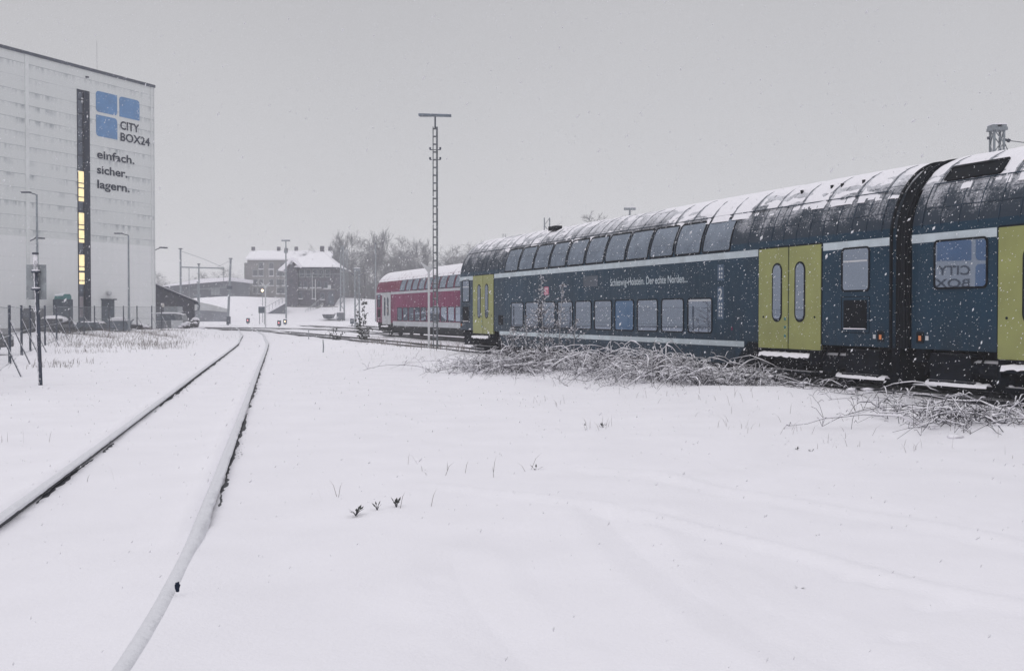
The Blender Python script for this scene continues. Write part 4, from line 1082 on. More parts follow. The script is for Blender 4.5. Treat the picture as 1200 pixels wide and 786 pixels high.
# ---------------------------------------------------------------- signal cabin
def signal_cabin():
    Y = 180; a = at(337, 372, Y); b = at(392, 372, Y); W = b.x - a.x; z0 = .2
    e = at(364, 313.2, Y).z; ap = at(372.6, 293.5, Y + 4).z; sp_ = at(330, 313, Y).z
    r = thing('signal_cabin', 'dark brick signal cabin with a steep snowy tent roof in front of the grey house', 'signal box', (a.x, Y, 0))
    Dp = 8
    MB().b2(0.3, W, 0, Dp, z0, e).build('wall', M_BRICK, r)
    # gabled stair wing on the left
    gx0 = at(336.5, 320, Y).x - a.x; g1 = at(346, 320, Y).x - a.x + .3; gz1 = at(340, 303.5, Y).z
    MB().prism([(gx0, z0), (g1 + .2, z0), (g1 + .2, e - .8), ((gx0 + g1) / 2 + .1, gz1 - .3), (gx0, e - .8)], lambda x, z: (x, -.5, z), lambda x, z: (x, Dp - 1, z)).build('gable_wing', M_BRICK, r)
    m1 = (gx0 + g1) / 2 + .1; lx0 = at(327, 316.5, Y).x - a.x
    rf = MB(); rf.prism([(lx0, sp_ - .6), (lx0 + .1, sp_ - .3), (m1, gz1 + .25), (g1 + 1.1, e + .1), (g1 + .7, e - .15), (m1, gz1 - .25), (lx0 + .8, sp_ - .6)], lambda x, z: (x, -.9, z), lambda x, z: (x, Dp - .5, z)); rf.build('wing_roof', M_SNOWC, r)
    # tent roof
    cx = at(372.6, 300, Y).x - a.x; lx1 = at(345.5, 313, Y).x - a.x; rx1 = at(397.5, 313, Y).x - a.x; tx0 = at(343, 300, Y + 3).x - a.x
    rt = MB(); rt.add([(lx1, -.8, e), (rx1, -.8, e), (rx1, Dp + .8, e), (lx1, Dp + .8, e), (cx, Dp / 2, ap), (tx0 + .9, Dp / 2, ap - 1.1)], [(0, 1, 4, 5), (1, 2, 4), (2, 3, 5, 4), (3, 0, 5), (0, 3, 2, 1)]); rt.build('roof', M_SNOWC, r)
    MB().b2(cx - .3, cx + .3, Dp / 2 - .3, Dp / 2 + .3, ap - .3, ap + .7).build('chimney', M_BRICK, r)
    MB().b2(lx1 + .2, rx1 - .2, -.6, Dp + .6, e - .22, e - .02).build('eaves', M_SHED, r)
    for px in (354, 361.5, 369, 376.5, 384):
        q = at(px, 319.5, Y); x = q.x - a.x; fr = MB().b2(x - .42, x + .42, -.05, .02, q.z - .75, q.z + .55).build('window', M_BOARD, r); MB().b2(x - .33, x + .33, -.07, -.04, q.z - .65, q.z + .45).build('pane', M_PANED, fr)
    for px, py, m in ((341.5, 307.5, M_WHITEM), (342, 330, M_PANED), (386, 336.5, M_WHITEM), (350, 343, M_PANED)):
        q = at(px, py, Y); x = q.x - a.x; yo = -.55 if px < 346 else -.05; MB().b2(x - .25, x + .25, yo - .02, yo + .03, q.z - .35, q.z + .35).build('window', m, r)
    MB().b2(-.2, W + .6, -.5, -.0, z0, at(350, 359, Y).z).build('plinth', plain('plinth_stone', (.13, .13, .14), .9, .3, .6), r)
    for px in (347, 352, 357, 362): q = at(px, 366, Y); x = q.x - a.x; MB().b2(x - .22, x + .22, -.56, -.5, q.z - .6, q.z + .7).build('cellar_window', M_BOARD if px % 2 else M_PANED, r)
    for px, py in ((351, 333), (358, 333), (366, 333), (374, 333), (382, 334), (352, 346), (368, 346), (378, 347)):
        q = at(px, py, Y); x = q.x - a.x; fr = MB().b2(x - .3, x + .3, -.04, .02, q.z - .5, q.z + .5).build('window', M_SKIP, r); MB().b2(x - .22, x + .22, -.06, -.035, q.z - .42, q.z + .42).build('pane', M_GLASSD, fr); MB().b2(x - .38, x + .38, -.16, 0, q.z - .6, q.z - .5).build('snowy_sill', M_SNOWC, fr)
    MB().b2(W * .1, W + .02, -.10, -.0, at(350, 339.5, Y).z, at(350, 338.6, Y).z).build('string_course', M_CONC, r)
    q = at(388, 350, Y); MB().b2(q.x - a.x - .45, q.x - a.x + .4, -.05, .02, q.z - .9, q.z + 1.1).build('door', M_PANED, r)
    q = at(370, 339, Y); q2 = at(372, 345, Y); MB().bar((q.x - a.x, -.25, q.z + 1.6), (q.x - a.x, -.25, q2.z - 1), .12).bar((q.x - a.x - .5, -.25, q.z + 2.2), (q.x - a.x - .5, -.25, q2.z - .6), .10).build('white_pipe', M_WHITEM, r)
    MB().bar((at(348, 320, Y).x - a.x, -.6, at(348, 321.5, Y).z), (at(400, 320, Y).x - a.x, -.6, at(400, 321.5, Y).z), .10).build('cable_tray', M_STEEL, r)
    # stairs up the embankment
    st = MB(); q0 = at(362, 371, Y); q1 = at(385, 355, Y + 5)
    for k in range(16):
        t = k / 15; st.box(q0.x - a.x + (q1.x - q0.x) * t, -2.2 + 3.0 * t, q0.z + (q1.z - q0.z) * t - .1, .42, 1.4, .3)
    st.build('staircase', M_CONC, r)
    for dy in (-.7, .7):
        rl = MB(); p0 = Vector((q0.x - a.x, -2.2 + dy, q0.z)); p1 = Vector((q1.x - a.x, .8 + dy, q1.z))
        for k in range(8): p = p0.lerp(p1, k / 7); rl.bar(p, p + Vector((0, 0, 1.0)), .05)
        rl.bar(p0 + Vector((0, 0, 1)), p1 + Vector((0, 0, 1)), .06); rl.build('railing', M_STEEL, r)
signal_cabin()
# ramp wing wall left of the cabin
P = [at(px, py, 176) for px, py in ((313, 368), (334, 355.5), (334, 374), (313, 374.5))]
r = thing('ramp_wall', 'dark wedge-shaped ramp wall rising to the signal cabin', 'wall', (P[0].x, 176, 0))
MB().prism([(p.x - P[0].x, p.z) for p in P], lambda x, z: (x, 0, z), lambda x, z: (x, 1.0, z)).build('wall', M_HALL, r)
MB().bar((-.3, .5, P[0].z + .05), (P[1].x - P[0].x, .5, P[1].z + .1), 1.2, .22).build('snowy_coping', M_SNOWC, r)
rl = MB(); q0 = Vector((-.3, .5, P[0].z)); q1 = Vector((P[1].x - P[0].x, .5, P[1].z))
for k in range(7): p = q0.lerp(q1, k / 6); rl.bar(p, p + Vector((0, 0, 1.1)), .05)
rl.bar(q0 + Vector((0, 0, 1.1)), q1 + Vector((0, 0, 1.1)), .05); rl.build('handrail', M_STEEL, r)
# small snow-hollow basins at the embankment foot
for px, label, w in ((384, 'half-round dark culvert mouth in the snowy embankment', 1.7), (398, 'squared dark culvert mouth with a snowy lip near the lattice mast', .9)):
    q = at(px, 371, 171); r = thing('culvert', label, 'culvert', (q.x, 171, 0))
    if w > 1: MB().prism([(-w / 2, q.z + .35), (-w * .35, q.z - .2), (0, q.z - .35), (w * .35, q.z - .2), (w / 2, q.z + .35)], lambda x, z: (x, 0, z), lambda x, z: (x, 2, z)).build('mouth', M_PANED, r)
    else: MB().b2(-w / 2, w / 2, 0, 2, q.z - .45, q.z + .6).build('mouth', M_HALL, r)
    MB().b2(-w / 2 - .1, w / 2 + .1, -.1, 2, q.z + (.36 if w > 1 else .61), q.z + (.5 if w > 1 else .8)).build('snowy_lip', M_SNOWC, r)

# ---------------------------------------------------------------- masts
def lattice_mast(px, ptop, Y, w, label, z0=0, arms=True, group='lattice masts of the yard', taper=1.0, name='lattice_mast', d=None, step=None):
    q = at(px, ptop, Y); h = q.z - z0; d = d or w
    r = thing(name, label, 'mast', (q.x, Y, z0), 0, group)
    mb = MB(); hw = w / 2; hd = d / 2
    for sx_ in (-1, 1):
        for sy_ in (-1, 1): mb.bar((sx_ * hw, sy_ * hd, -.3), (sx_ * hw * taper, sy_ * hd * taper, h), w * .2)
    mb.build('upright', M_STEEL, r)
    mb = MB(); n = int(h / (step or w * 1.3))
    for k in range(n):
        z = h * k / n; z2 = h * (k + 1) / n; f = 1 - (1 - taper) * k / n; s = 1 if k % 2 else -1
        for sy_ in (-1, 1):
            mb.bar((-hw * f * s, sy_ * hd * f, z), (hw * f * s, sy_ * hd * f, z2), w * .09)
            if step: mb.bar((-hw * f, sy_ * hd * f, z), (hw * f, sy_ * hd * f, z), w * .16)
        for sx_ in (-1, 1): mb.bar((sx_ * hw * f, -hd * f * s, z), (sx_ * hw * f, hd * f * s, z2), w * .09)
    mb.build('lacing', M_STEEL, r)
    return r, h
# tall floodlight mast
def flood_mast():
    Y = 49.5; q = at(510.5, 134, Y); g = at(509, 400, Y)
    h = q.z; r = thing('floodlight_mast', 'tall riveted floodlight mast with one long lamp head, standing before the trains', 'floodlight mast', (q.x - .02, Y, 0))
    mb = MB()
    mb.b2(.040, .115, -.06, .06, -.3, h - .55).b2(-.110, -.072, -.06, .06, -.3, h - .55)
    mb.build('channel', M_MAST, r)
    mb = MB(); z = .2
    while z < h - .6: mb.b2(-.075, .043, -.052, .052, z, z + .055); z += .335
    mb.build('rung', M_MAST, r)
    mb = MB(); z = .23
    while z < h - .9: mb.b2(-.070, .038, -.04, .04, z + .027, z + .04); z += .335
    mb.build('rung_snow', M_SNOWC, r)
    MB().tube([(0, 0, h - .6), (0, 0, h - .05)], .035, 8).build('neck', M_DSTEEL, r)
    lh = MB(); sec = [(-.12, .0), (-.10, -.06), (.10, -.06), (.12, .0), (.09, .06), (-.09, .06)]
    lh.prism(sec, lambda y, z: (-.72, y, h + z - .02 * 1), lambda y, z: (.70, y, h + z - .06)); lh.build('lamp_head', M_SKIP, r, bevel=.015)
    MB().b2(-.66, .64, -.105, .105, h - .105, h - .095).build('lamp_glass', M_BOARD, r)
    for z in (h - 1.55, h - 1.98):
        mb = MB(); mb.b2(-.24, .24, -.02, .02, z, z + .03)
        for x in (-.22, .22): mb.b2(x - .04, x + .04, -.05, .05, z + .03, z + .12)
        mb.build('bracket', M_DSTEEL, r)
flood_mast()
lattice_mast(401, 288, 172, .62, 'lattice mast rising on the snowy slope right of the signal cabin', z0=.5, taper=.6)
lattice_mast(406.5, 292, 190, .35, 'thin pole mast just behind the tall lattice mast by the signal cabin', z0=3, taper=.8)
r, h = lattice_mast(418.5, 318, 128, .48, 'stubby catenary mast with insulators left of the red coach', z0=.2)
mb = MB()
for s in (-1, 1):
    for k in range(3): mb.tube([(s * (.25 + .14 * k), 0, h - .55 + .12 * k), (s * (.33 + .14 * k), 0, h - .50 + .12 * k)], .09, 7)
mb.build('insulator', M_DSTEEL, r); MB().b2(-.35, .35, -.3, .3, h, h + .35).build('mast_head', M_STEEL, r); MB().b2(-.3, .3, -.25, .25, h + .35, h + .42).build('snow', M_SNOWC, r)
lattice_mast(641, 255.5, 95, .44, 'lattice mast showing above the middle of the blue coach roof')
r, h = lattice_mast(1168.5, 153, 45, .38, 'lattice mast with snow-covered head above the nearest coach')
MB().b2(-.30, .30, -.3, .3, h - .02, h + .10).b2(-.28, -.1, -.28, .28, h + .1, h + .2).b2(.08, .26, -.28, .28, h + .1, h + .2).build('mast_head', M_STEEL, r)
MB().b2(-.28, .28, -.28, .28, h + .2, h + .24).build('snow', M_SNOWC, r)
mb = MB(); mb.tube([(.28, 0, h - .35), (.42, 0, h - .38)], .06, 7).tube([(.42, 0, h - .38), (.5, 0, h - .4)], .09, 7); mb.tube([(-.24, 0, h - .3), (-.38, 0, h - .3)], .06, 7); mb.build('insulator', M_DSTEEL, r)
MB().tube([(.45, 0, h - .4), (1.6, -1, h - .75), (6, -3, h - 1.2)], .018, 4).tube([(.3, 0, h - .5), (.9, .2, h - 1.6)], .02, 4).build('cable', M_DSTEEL, r)
lattice_mast(591, 274, 120, .28, 'small lattice mast above the far end of the blue coach roof')
def t_lamp(px, ptop, Y, label, hw=.55):
    q = at(px, ptop, Y); r = thing('yard_lamp', label, 'yard lamp', (q.x, Y, 0), 0, 'T-shaped yard lamps')
    MB().tube([(0, 0, -.2), (0, 0, q.z - .1)], [.13, .09], 7).build('pole', M_STEEL, r)
    MB().b2(-hw, hw, -.16, .16, q.z - .1, q.z + .12).build('lamp_head', M_STEEL, r, bevel=.02)
    MB().b2(-hw * .95, hw * .95, -.15, .15, q.z + .12, q.z + .18).build('snow', M_SNOWC, r)
    MB().box(0, 0, q.z - 1.6, .5, .4, .35).build('control_box', M_STEEL, r)
t_lamp(335, 282, 165, 'tall T-shaped yard lamp in front of the signal cabin', .62)
t_lamp(738, 245, 108, 'T-shaped yard lamp peeking over the blue coach roof')
t_lamp(232, 331, 140, 'small lamp on a thin pole beside the dark shed', .12)
# catenary portal and single masts by the hall
def pole(px, ptop, Y, rad, label, name='catenary_mast', cat='mast', mat=None, lean=0, z0=0):
    q = at(px, ptop, Y); r = thing(name, label, cat, (q.x, Y, z0), 0, 'slender masts by the far platform')
    MB().tube([(lean, 0, -.3), (0, 0, q.z - z0)], [rad, rad * .8], 8).build('shaft', mat or M_STEEL, r)
    MB().b2(-rad * 1.3, rad * 1.3, -rad * 1.3, rad * 1.3, q.z - z0, q.z - z0 + .12).build('cap', M_DSTEEL, r)
    return r
r = pole(211.5, 292, 150, .16, 'thick left mast of the catenary gantry beyond the dark shed')
q0 = at(212, 313, 150); q1 = at(263, 314.5, 150)
MB().bar((0, 0, q0.z), (q1.x - r.location.x, 0, q1.z), .16).bar((q1.x - r.location.x - .1, 0, q1.z), (q1.x - r.location.x - .1, 0, q1.z - 2.6), .06).build('cross_beam', M_STEEL, r)
MB().tube([(0, 0, at(212, 294, 150).z), (2.9, 0, at(240, 303, 150).z), (5.7, 0, q1.z + .1)], .035, 4).build('stay_wire', M_STEEL, r)
pole(233, 310, 158, .13, 'thinner mast standing midway under the catenary gantry beam')
r = pole(270.4, 303.5, 150, .17, 'dark leaning mast at the right end of the catenary gantry', lean=-.45)
MB().tube([(0, 0, at(270, 305, 150).z), (-1.8, 0, at(255, 313, 150).z)], .03, 4).build('stay_wire', M_STEEL, r); MB().b2(-.55, -.1, -.25, .25, .2, 1.2).build('switch_box', M_DSTEEL, r)
MB().b2(-.5, .2, -.15, .15, 4.8, 5.2).build('insulator', M_DSTEEL, r)
pole(221.5, 314, 152, .06, 'thinnest hanger pole under the catenary gantry beam')
pole(440, 286, 170, .10, 'pale slim mast among the frosted trees behind the red coach')
# white posts with a V-shaped head
def v_post(px, ptop, pbot, Y, label, w=.06):
    q = at(px, ptop, Y); r = thing('marker_post', label, 'marker post', (q.x, Y, 0), 0, 'white posts with V-shaped heads')
    h = q.z; k = w * 8
    MB().tube([(0, 0, -.2), (0, 0, h - k * .9)], w, 8).build('post', M_WHITEM, r)
    MB().prism([(0, h - k * 1.2), (k * .9, h - .02), (k * .75, h), (0, h - k * .55), (-k * .75, h), (-k * .9, h - .02)], lambda x, z: (x, -.05, z), lambda x, z: (x, .05, z)).build('v_head', M_WHITEM, r)
    MB().bar((-k * .9, 0, h + .02), (-k * .1, 0, h - k * .5), .04).bar((k * .9, 0, h + .02), (k * .1, 0, h - k * .5), .04).build('snow', M_SNOWC, r)
v_post(311, 331, 384, 127, 'distant white post with a V-shaped head in front of the grey house', .075)
v_post(502.5, 308, 402, 51, 'white post with a V-shaped head just left of the floodlight mast', .05)
q = at(307.4, 340.3, 160); r = thing('hanging_lamp', 'lit lamp on a thin pole left of the signal cabin', 'lamp', (q.x, 160, 0))
MB().tube([(0, .2, 0), (0, .2, q.z)], .05, 6).build('pole', M_STEEL, r); MB().blob((0, 0, q.z), .17, n=10, m=6, j=0).build('lit_bulb', M_LAMPW, r)
q = at(307, 366, 150); r = thing('relay_cabinet', 'square grey relay cabinet on legs left of the ramp wall', 'cabinet', (q.x, 150, 0))
MB().b2(-.4, .4, -.3, .3, q.z - .1, q.z + .75).build('box', M_CABT, r); MB().b2(-.35, -.3, -.05, .05, -.2, q.z).b2(.3, .35, -.05, .05, -.2, q.z).build('leg', M_DSTEEL, r); MB().b2(-.4, .4, -.3, .3, q.z + .75, q.z + .82).build('snow', M_SNOWC, r)
# dwarf signals
def dwarf(px, py, Y, m, label):
    q = at(px, py, Y); r = thing('dwarf_signal', label, 'signal', (q.x, Y, 0), 0, 'low signals in the snow')
    MB().b2(-.22, .22, -.05, .2, q.z - .35, q.z + .28).build('housing', M_CABT, r); MB().blob((0, -.1, q.z), .08, n=8, m=6, j=0).build('signal_light', m, r); MB().b2(-.06, .06, 0, .12, -.2, q.z - .3).build('stem', M_DSTEEL, r)
    MB().b2(-.24, .24, -.08, .22, q.z + .28, q.z + .36).build('snow', M_SNOWC, r)
dwarf(327, 378.2, 138, M_LAMPR, 'low signal glowing red below the ramp wall')
dwarf(334, 376.6, 148, M_LAMPW, 'low signal with a warm white light at the foot of the yard lamp')
dwarf(290.5, 375.3, 150, M_LAMPR, 'faint red low signal near the bend of the near track')
dwarf(412.5, 376, 140, M_WHITEM, 'unlit low signal left of the stubby catenary mast')
# stakes
for px, pt, Y, lb in ((361.5, 386, 70, 'thin bare stake in the snow before the far tracks'), (378.5, 398, 46, 'short stake in the snow left of the floodlight mast')):
    q = at(px, pt, Y); r = tag(MB().tube([(0, 0, -.1), (.02, 0, q.z * .5), (0, 0, q.z)], [.03, .028, .024], 6).build('stake', M_BOARD, None, loc=(q.x, Y, 0)), lb, 'stake', 'stakes in the snow')

# ---------------------------------------------------------------- bare frosted trees
def tree_mesh(hh, seed, spread=.5, levels=5, tw=.035, up=.25, trunk=.16, dens=3):
    rd = random.Random(seed); tr = MB(); cr = MB()
    def grow(p, d, L, r, lv):
        n = 3; pts = [p]; dd = d.copy()
        for k in range(n):
            dd = (dd + Vector((rd.uniform(-1, 1), rd.uniform(-1, 1), rd.uniform(-.4, .8) * up * 2)) * .16).normalized(); pts.append(pts[-1] + dd * L / n)
        rr = [r * (1 - .45 * k / n) for k in range(n + 1)]
        (tr if lv == 0 else cr).tube(pts, rr, 5 if lv < 2 else 3, cap=False)
        if lv >= levels: return
        kids = {0: 9, 1: 5, 2: 4, 3: 4}.get(lv, dens)
        for k in range(kids):
            t = (.28 + .72 * (k + rd.random() * .6) / kids) if lv == 0 else rd.uniform(.2, 1)
            i = min(int(t * n), n - 1); q = pts[i].lerp(pts[i + 1], t * n - i) if t < 1 else pts[-1]
            az = rd.uniform(0, 6.283); sp = spread * rd.uniform(.7, 1.3)
            side = dd.orthogonal().normalized(); side.rotate(Matrix.Rotation(az, 3, dd))
            nd = (dd * math.cos(sp) + side * math.sin(sp) + Vector((0, 0, up * .5))).normalized()
            grow(q, nd, L * (rd.uniform(.42, .62) if lv == 0 else rd.uniform(.5, .72)) * (1.15 - .35 * t if lv == 0 else 1), max(tw * .5, rr[i] * .5), lv + 1)
    grow(Vector((0, 0, 0)), Vector((0, 0, 1)), hh * .78, trunk, 0)
    return tr, cr
protos = []
def make_tree(name, label, cat, loc, args, group='frosted bare trees behind the yard', rz=0, sc=1):
    tr, cr = tree_mesh(**args); r = thing(name, label, cat, loc, rz, group); r.scale = (sc,) * 3
    tr.build('trunk', M_TRUNK, r); cr.build('crown', M_TREE, r); return r
P_ROUND = dict(hh=13, seed=3, spread=.75, tw=.045, up=.25, trunk=.28)
P_WIDE = dict(hh=12, seed=8, spread=.85, tw=.045, up=.15, trunk=.26)
P_POP = dict(hh=16, seed=5, spread=.42, tw=.045, up=.7, trunk=.26)
defs = [(399, 266, 225, 'pop', 'pointed frosted poplar directly above the tall lattice mast'),
        (386, 282, 240, 'round', 'frosted tree half hidden by the right end of the grey house'),
        (412, 276, 232, 'wide', 'broad frosted tree just right of the pointed poplar'),
        (424, 280, 218, 'wide', 'bushy frosted tree above the stubby catenary mast'),
        (438, 265, 228, 'pop', 'tall slender frosted tree above the left end of the red coach'),
        (452, 283, 236, 'round', 'low frosted tree in the gap right of the slender one'),
        (466, 277, 222, 'round', 'dense frosted tree above the red coach\'s first upper windows'),
        (481, 276, 232, 'wide', 'frosted tree above the middle of the red coach'),
        (495, 277, 226, 'pop', 'upright frosted tree immediately left of the floodlight mast'),
        (520, 285, 240, 'wide', 'frosted tree immediately right of the floodlight mast'),
        (535, 279, 225, 'round', 'round frosted tree above where the red coach meets the blue one'),
        (548, 284, 235, 'wide', 'rightmost frosted tree of the far row, touching the blue roof'),
        (366, 300, 262, 'wide', 'faint tree behind the chimneys of the grey house'),
        (196, 318, 250, 'wide', 'faint tree at the right edge of the white building'),
        (222, 320, 262, 'round', 'faint tree above the left part of the goods hall'),
        (243, 318, 250, 'wide', 'faint tree above the middle of the goods hall'),
        (258, 322, 258, 'round', 'faint tree above the right end of the goods hall'),
        (276, 312, 240, 'wide', 'faint tree between the leaning mast and the grey house'),
        (288, 316, 262, 'round', 'faint tree touching the left wall of the grey house'),
        (612, 272, 100, 'young', 'thin tree top over the far end of the blue coach'),
        (702, 249, 118, 'wide2', 'wide leafless tree top over the blue coach, farther left of the T lamp'),
        (719, 252, 120, 'round2', 'leafless tree top between the wide one and the T-shaped lamp'),
        (655, 270, 110, 'young', 'sparse tree top just right of the middle lattice mast'),
        (757, 250, 130, 'young', 'sparse tree top right of the T-shaped lamp')]
bank = {}
for px, pt, Y, kind, lb in defs:
    q = at(px, pt, Y); z0 = gz(q.x, Y) - .1; h = q.z - z0
    key = {'pop': 'pop', 'round': 'round', 'round2': 'round', 'wide': 'wide', 'wide2': 'wide', 'young': 'round'}[kind]
    if key not in bank:
        bank[key] = make_tree('bare_tree', lb, 'tree', (q.x, Y, z0), {'pop': P_POP, 'round': P_ROUND, 'wide': P_WIDE}[key])
        tp = bank[key]; kids_h = max((v.co.z for o in COL.objects if o.parent == tp for v in o.data.vertices)); bank[key + 'h'] = kids_h
        o = tp
    else: o = dup(bank[key], (q.x, Y, z0), random.uniform(0, 6.28), lb)
    s = h / bank[key + 'h'] ; wx = 1.05 if kind == 'pop' else 1.4
    if px < 300: wx = 1.5
    if kind == 'young': wx = .6
    o.scale = (s * wx, s * wx, s); o['label'] = lb

def far_wood():
    rd = random.Random(21); mb = MB()
    for k in range(330):
        px = rd.uniform(374, 600) if k < 240 else rd.uniform(186, 300); Y = rd.uniform(238, 275)
        q = at(px, 347, Y); z0 = gz(q.x, Y) - .2; h = rd.uniform(3.5, 7.5) * (1 if k < 240 else .8)
        for j in range(26):
            az = rd.uniform(0, 6.28); el = rd.uniform(.7, 1.5); L = h * rd.uniform(.5, 1); d = Vector((math.cos(az) * math.cos(el), math.sin(az) * math.cos(el), math.sin(el)))
            b = Vector((q.x + rd.gauss(0, .8), Y + rd.gauss(0, .8), z0)); e = b + d * L
            mb.tube([b, b + d * L * .5 + Vector((rd.uniform(-.3, .3), 0, .1)), e], [.06, .045, .03], 3, cap=False)
            for m in range(3):
                p = b.lerp(e, rd.uniform(.4, 1)); mb.tube([p, p + Vector((rd.uniform(-1, 1), rd.uniform(-1, 1), rd.uniform(.2, 1.3)))], [.035, .025], 3, cap=False)
    tag(mb.build('distant_wood', M_TREE), 'frosted undergrowth and bare wood beyond the yard', None, None, 'stuff')
far_wood()

# ---------------------------------------------------------------- brambles, saplings, weeds
def cane_path(rd, x, y, z, L, Hc, az):
    n = 9; pts = []
    dx, dy = math.cos(az), math.sin(az); sk = rd.uniform(.9, 1.5); wv = rd.uniform(-.25, .25)
    for k in range(n):
        t = k / (n - 1); hh = Hc * (4 * t * (1 - t)) ** .8 * (1.15 - .3 * t) if t < 1 else 0
        pts.append(Vector((x + dx * L * t ** sk - dy * wv * math.sin(3 * t), y + dy * L * t ** sk + dx * wv * math.sin(3 * t), z + hh + rd.uniform(-.03, .03))) + Vector((rd.uniform(-.035, .035), rd.uniform(-.035, .035), 0)))
    return pts
def bramble(label, cx, cy, rx, ry, n, hmax, seed, sp_=.9):
    rd = random.Random(seed); r = thing('bramble_bush', label, 'bramble', (cx, cy, gz(cx, cy)), 0, 'snow-laden brambles along the train')
    ca = MB(); sn = MB(); tw = MB()
    dirx, diry = TD
    for i in range(n):
        u = rd.gauss(0, .45); v = rd.gauss(0, .45)
        x = dirx * rx * u + TN[0] * ry * v; y = diry * rx * u + TN[1] * ry * v
        big = rd.random() < .33; L = rd.uniform(.9, 2.3) if big else rd.uniform(.3, 1.1); Hc = hmax * (rd.uniform(.45, 1.1) if big else rd.uniform(.2, .8)) * max(.35, 1 - .5 * abs(u)); az = rd.uniform(0, 6.28)
        dz = gz(cx + x, cy + y) - gz(cx, cy)
        pts = cane_path(rd, x, y, dz - .05, L, Hc, az); rr = rd.uniform(.003, .0065)
        ca.tube(pts, [rr * (1 - .5 * k / 8) for k in range(9)], 4, cap=False)
        if rd.random() < (sp_ if big else sp_ * .6):
            a0 = rd.randint(0, 2); a1 = rd.randint(6, 8); sr = rd.uniform(.009, .017) if big else rd.uniform(.005, .009)
            sp2 = [p + Vector((0, 0, rr * .9 + sr * .5)) for p in pts[a0:a1 + 1]]
            sn.tube(sp2, [sr * (.25 if k in (0, len(sp2) - 1) else 1 - .08 * k) * rd.uniform(.45, 1.45) for k in range(len(sp2))], 5)
        for q in range(rd.randint(3, 9)):
            k = rd.randint(2, 8); p = pts[k]; d = Vector((rd.uniform(-1, 1), rd.uniform(-1, 1), rd.uniform(.0, 1))).normalized() * rd.uniform(.08, .34)
            mid = p + d * .6 + Vector((0, 0, .02))
            (tw).tube([p, mid, p + d + Vector((0, 0, -.03))], .0035, 3, cap=False)
            if rd.random() < .38 * sp_: sn.tube([p + Vector((0, 0, .008)), mid + Vector((0, 0, .01)), p + d + Vector((0, 0, -.02))], [.005, .009, .004], 4)
    # snow pillows caught low in the tangle
    for i in range(int(n * .40)):
        u = rd.gauss(0, .42); v = rd.gauss(0, .4); x = dirx * rx * u + TN[0] * ry * v; y = diry * rx * u + TN[1] * ry * v
        dz = gz(cx + x, cy + y) - gz(cx, cy)
        sn.blob((x, y, dz + rd.uniform(-.02, hmax * .42)), rd.uniform(.02, .065), (1.8, 1.3, .5), 7, 4, .5)
    ca.build('cane', M_BARK, r); tw.build('twig', M_BARK, r); sn.build('clinging_snow', M_SNOWC, r, smooth=True)
bl = [((568, 434), 2.1, 1.2, 75, .50, 'leftmost bramble tangle, below the far green doors'),
      ((590, 436), 2.3, 1.4, 95, .62, 'bramble tangle at the left foot of the birch saplings'),
      ((630, 438), 2.0, 1.4, 105, .75, 'bramble tangle wrapped round the birch saplings'),
      ((672, 441), 2.0, 1.3, 105, .70, 'bramble tangle just right of the birch saplings'),
      ((714, 446), 1.9, 1.3, 105, .68, 'bramble tangle below the blue-blinded lower window'),
      ((757, 449), 1.8, 1.3, 115, .85, 'tallest bramble tangle, below the rightmost lettering'),
      ((803, 452), 1.7, 1.2, 110, .74, 'bramble tangle below the last lower window'),
      ((850, 452), 1.5, 1.1, 95, .62, 'bramble tangle in front of the dark wheel arch'),
      ((898, 454), 1.3, .9, 55, .46, 'thin bramble strands below the near green doors'),
      ((955, 462), 1.2, .7, 18, .42, 'few bowed bramble canes below the grille of the blue coach'),
      ((1020, 474), 1.2, .6, 16, .42, 'bowed bramble canes under the gap between the coaches'),
      ((1080, 497), 1.2, .7, 26, .42, 'bowed bramble canes right of the coach gap'),
      ((1135, 503), 1.2, .8, 40, .38, 'bramble canes near the right edge under the nearest coach'),
      ((1185, 503), 1.2, .8, 60, .45, 'snowy bramble clump at the right edge')]
for i, (pp, rx, ry, n, hm, lb) in enumerate(bl):
    g = gr(*pp); bramble(lb, g.x, g.y, rx, ry, int(n * (.84 if i < 9 else .6)), hm, 40 + i, sp_=(.75, .7, .7, .85, 1.0, 1.0, 1.0, .95, .9, .85, .85, .8, .85, .85)[i])

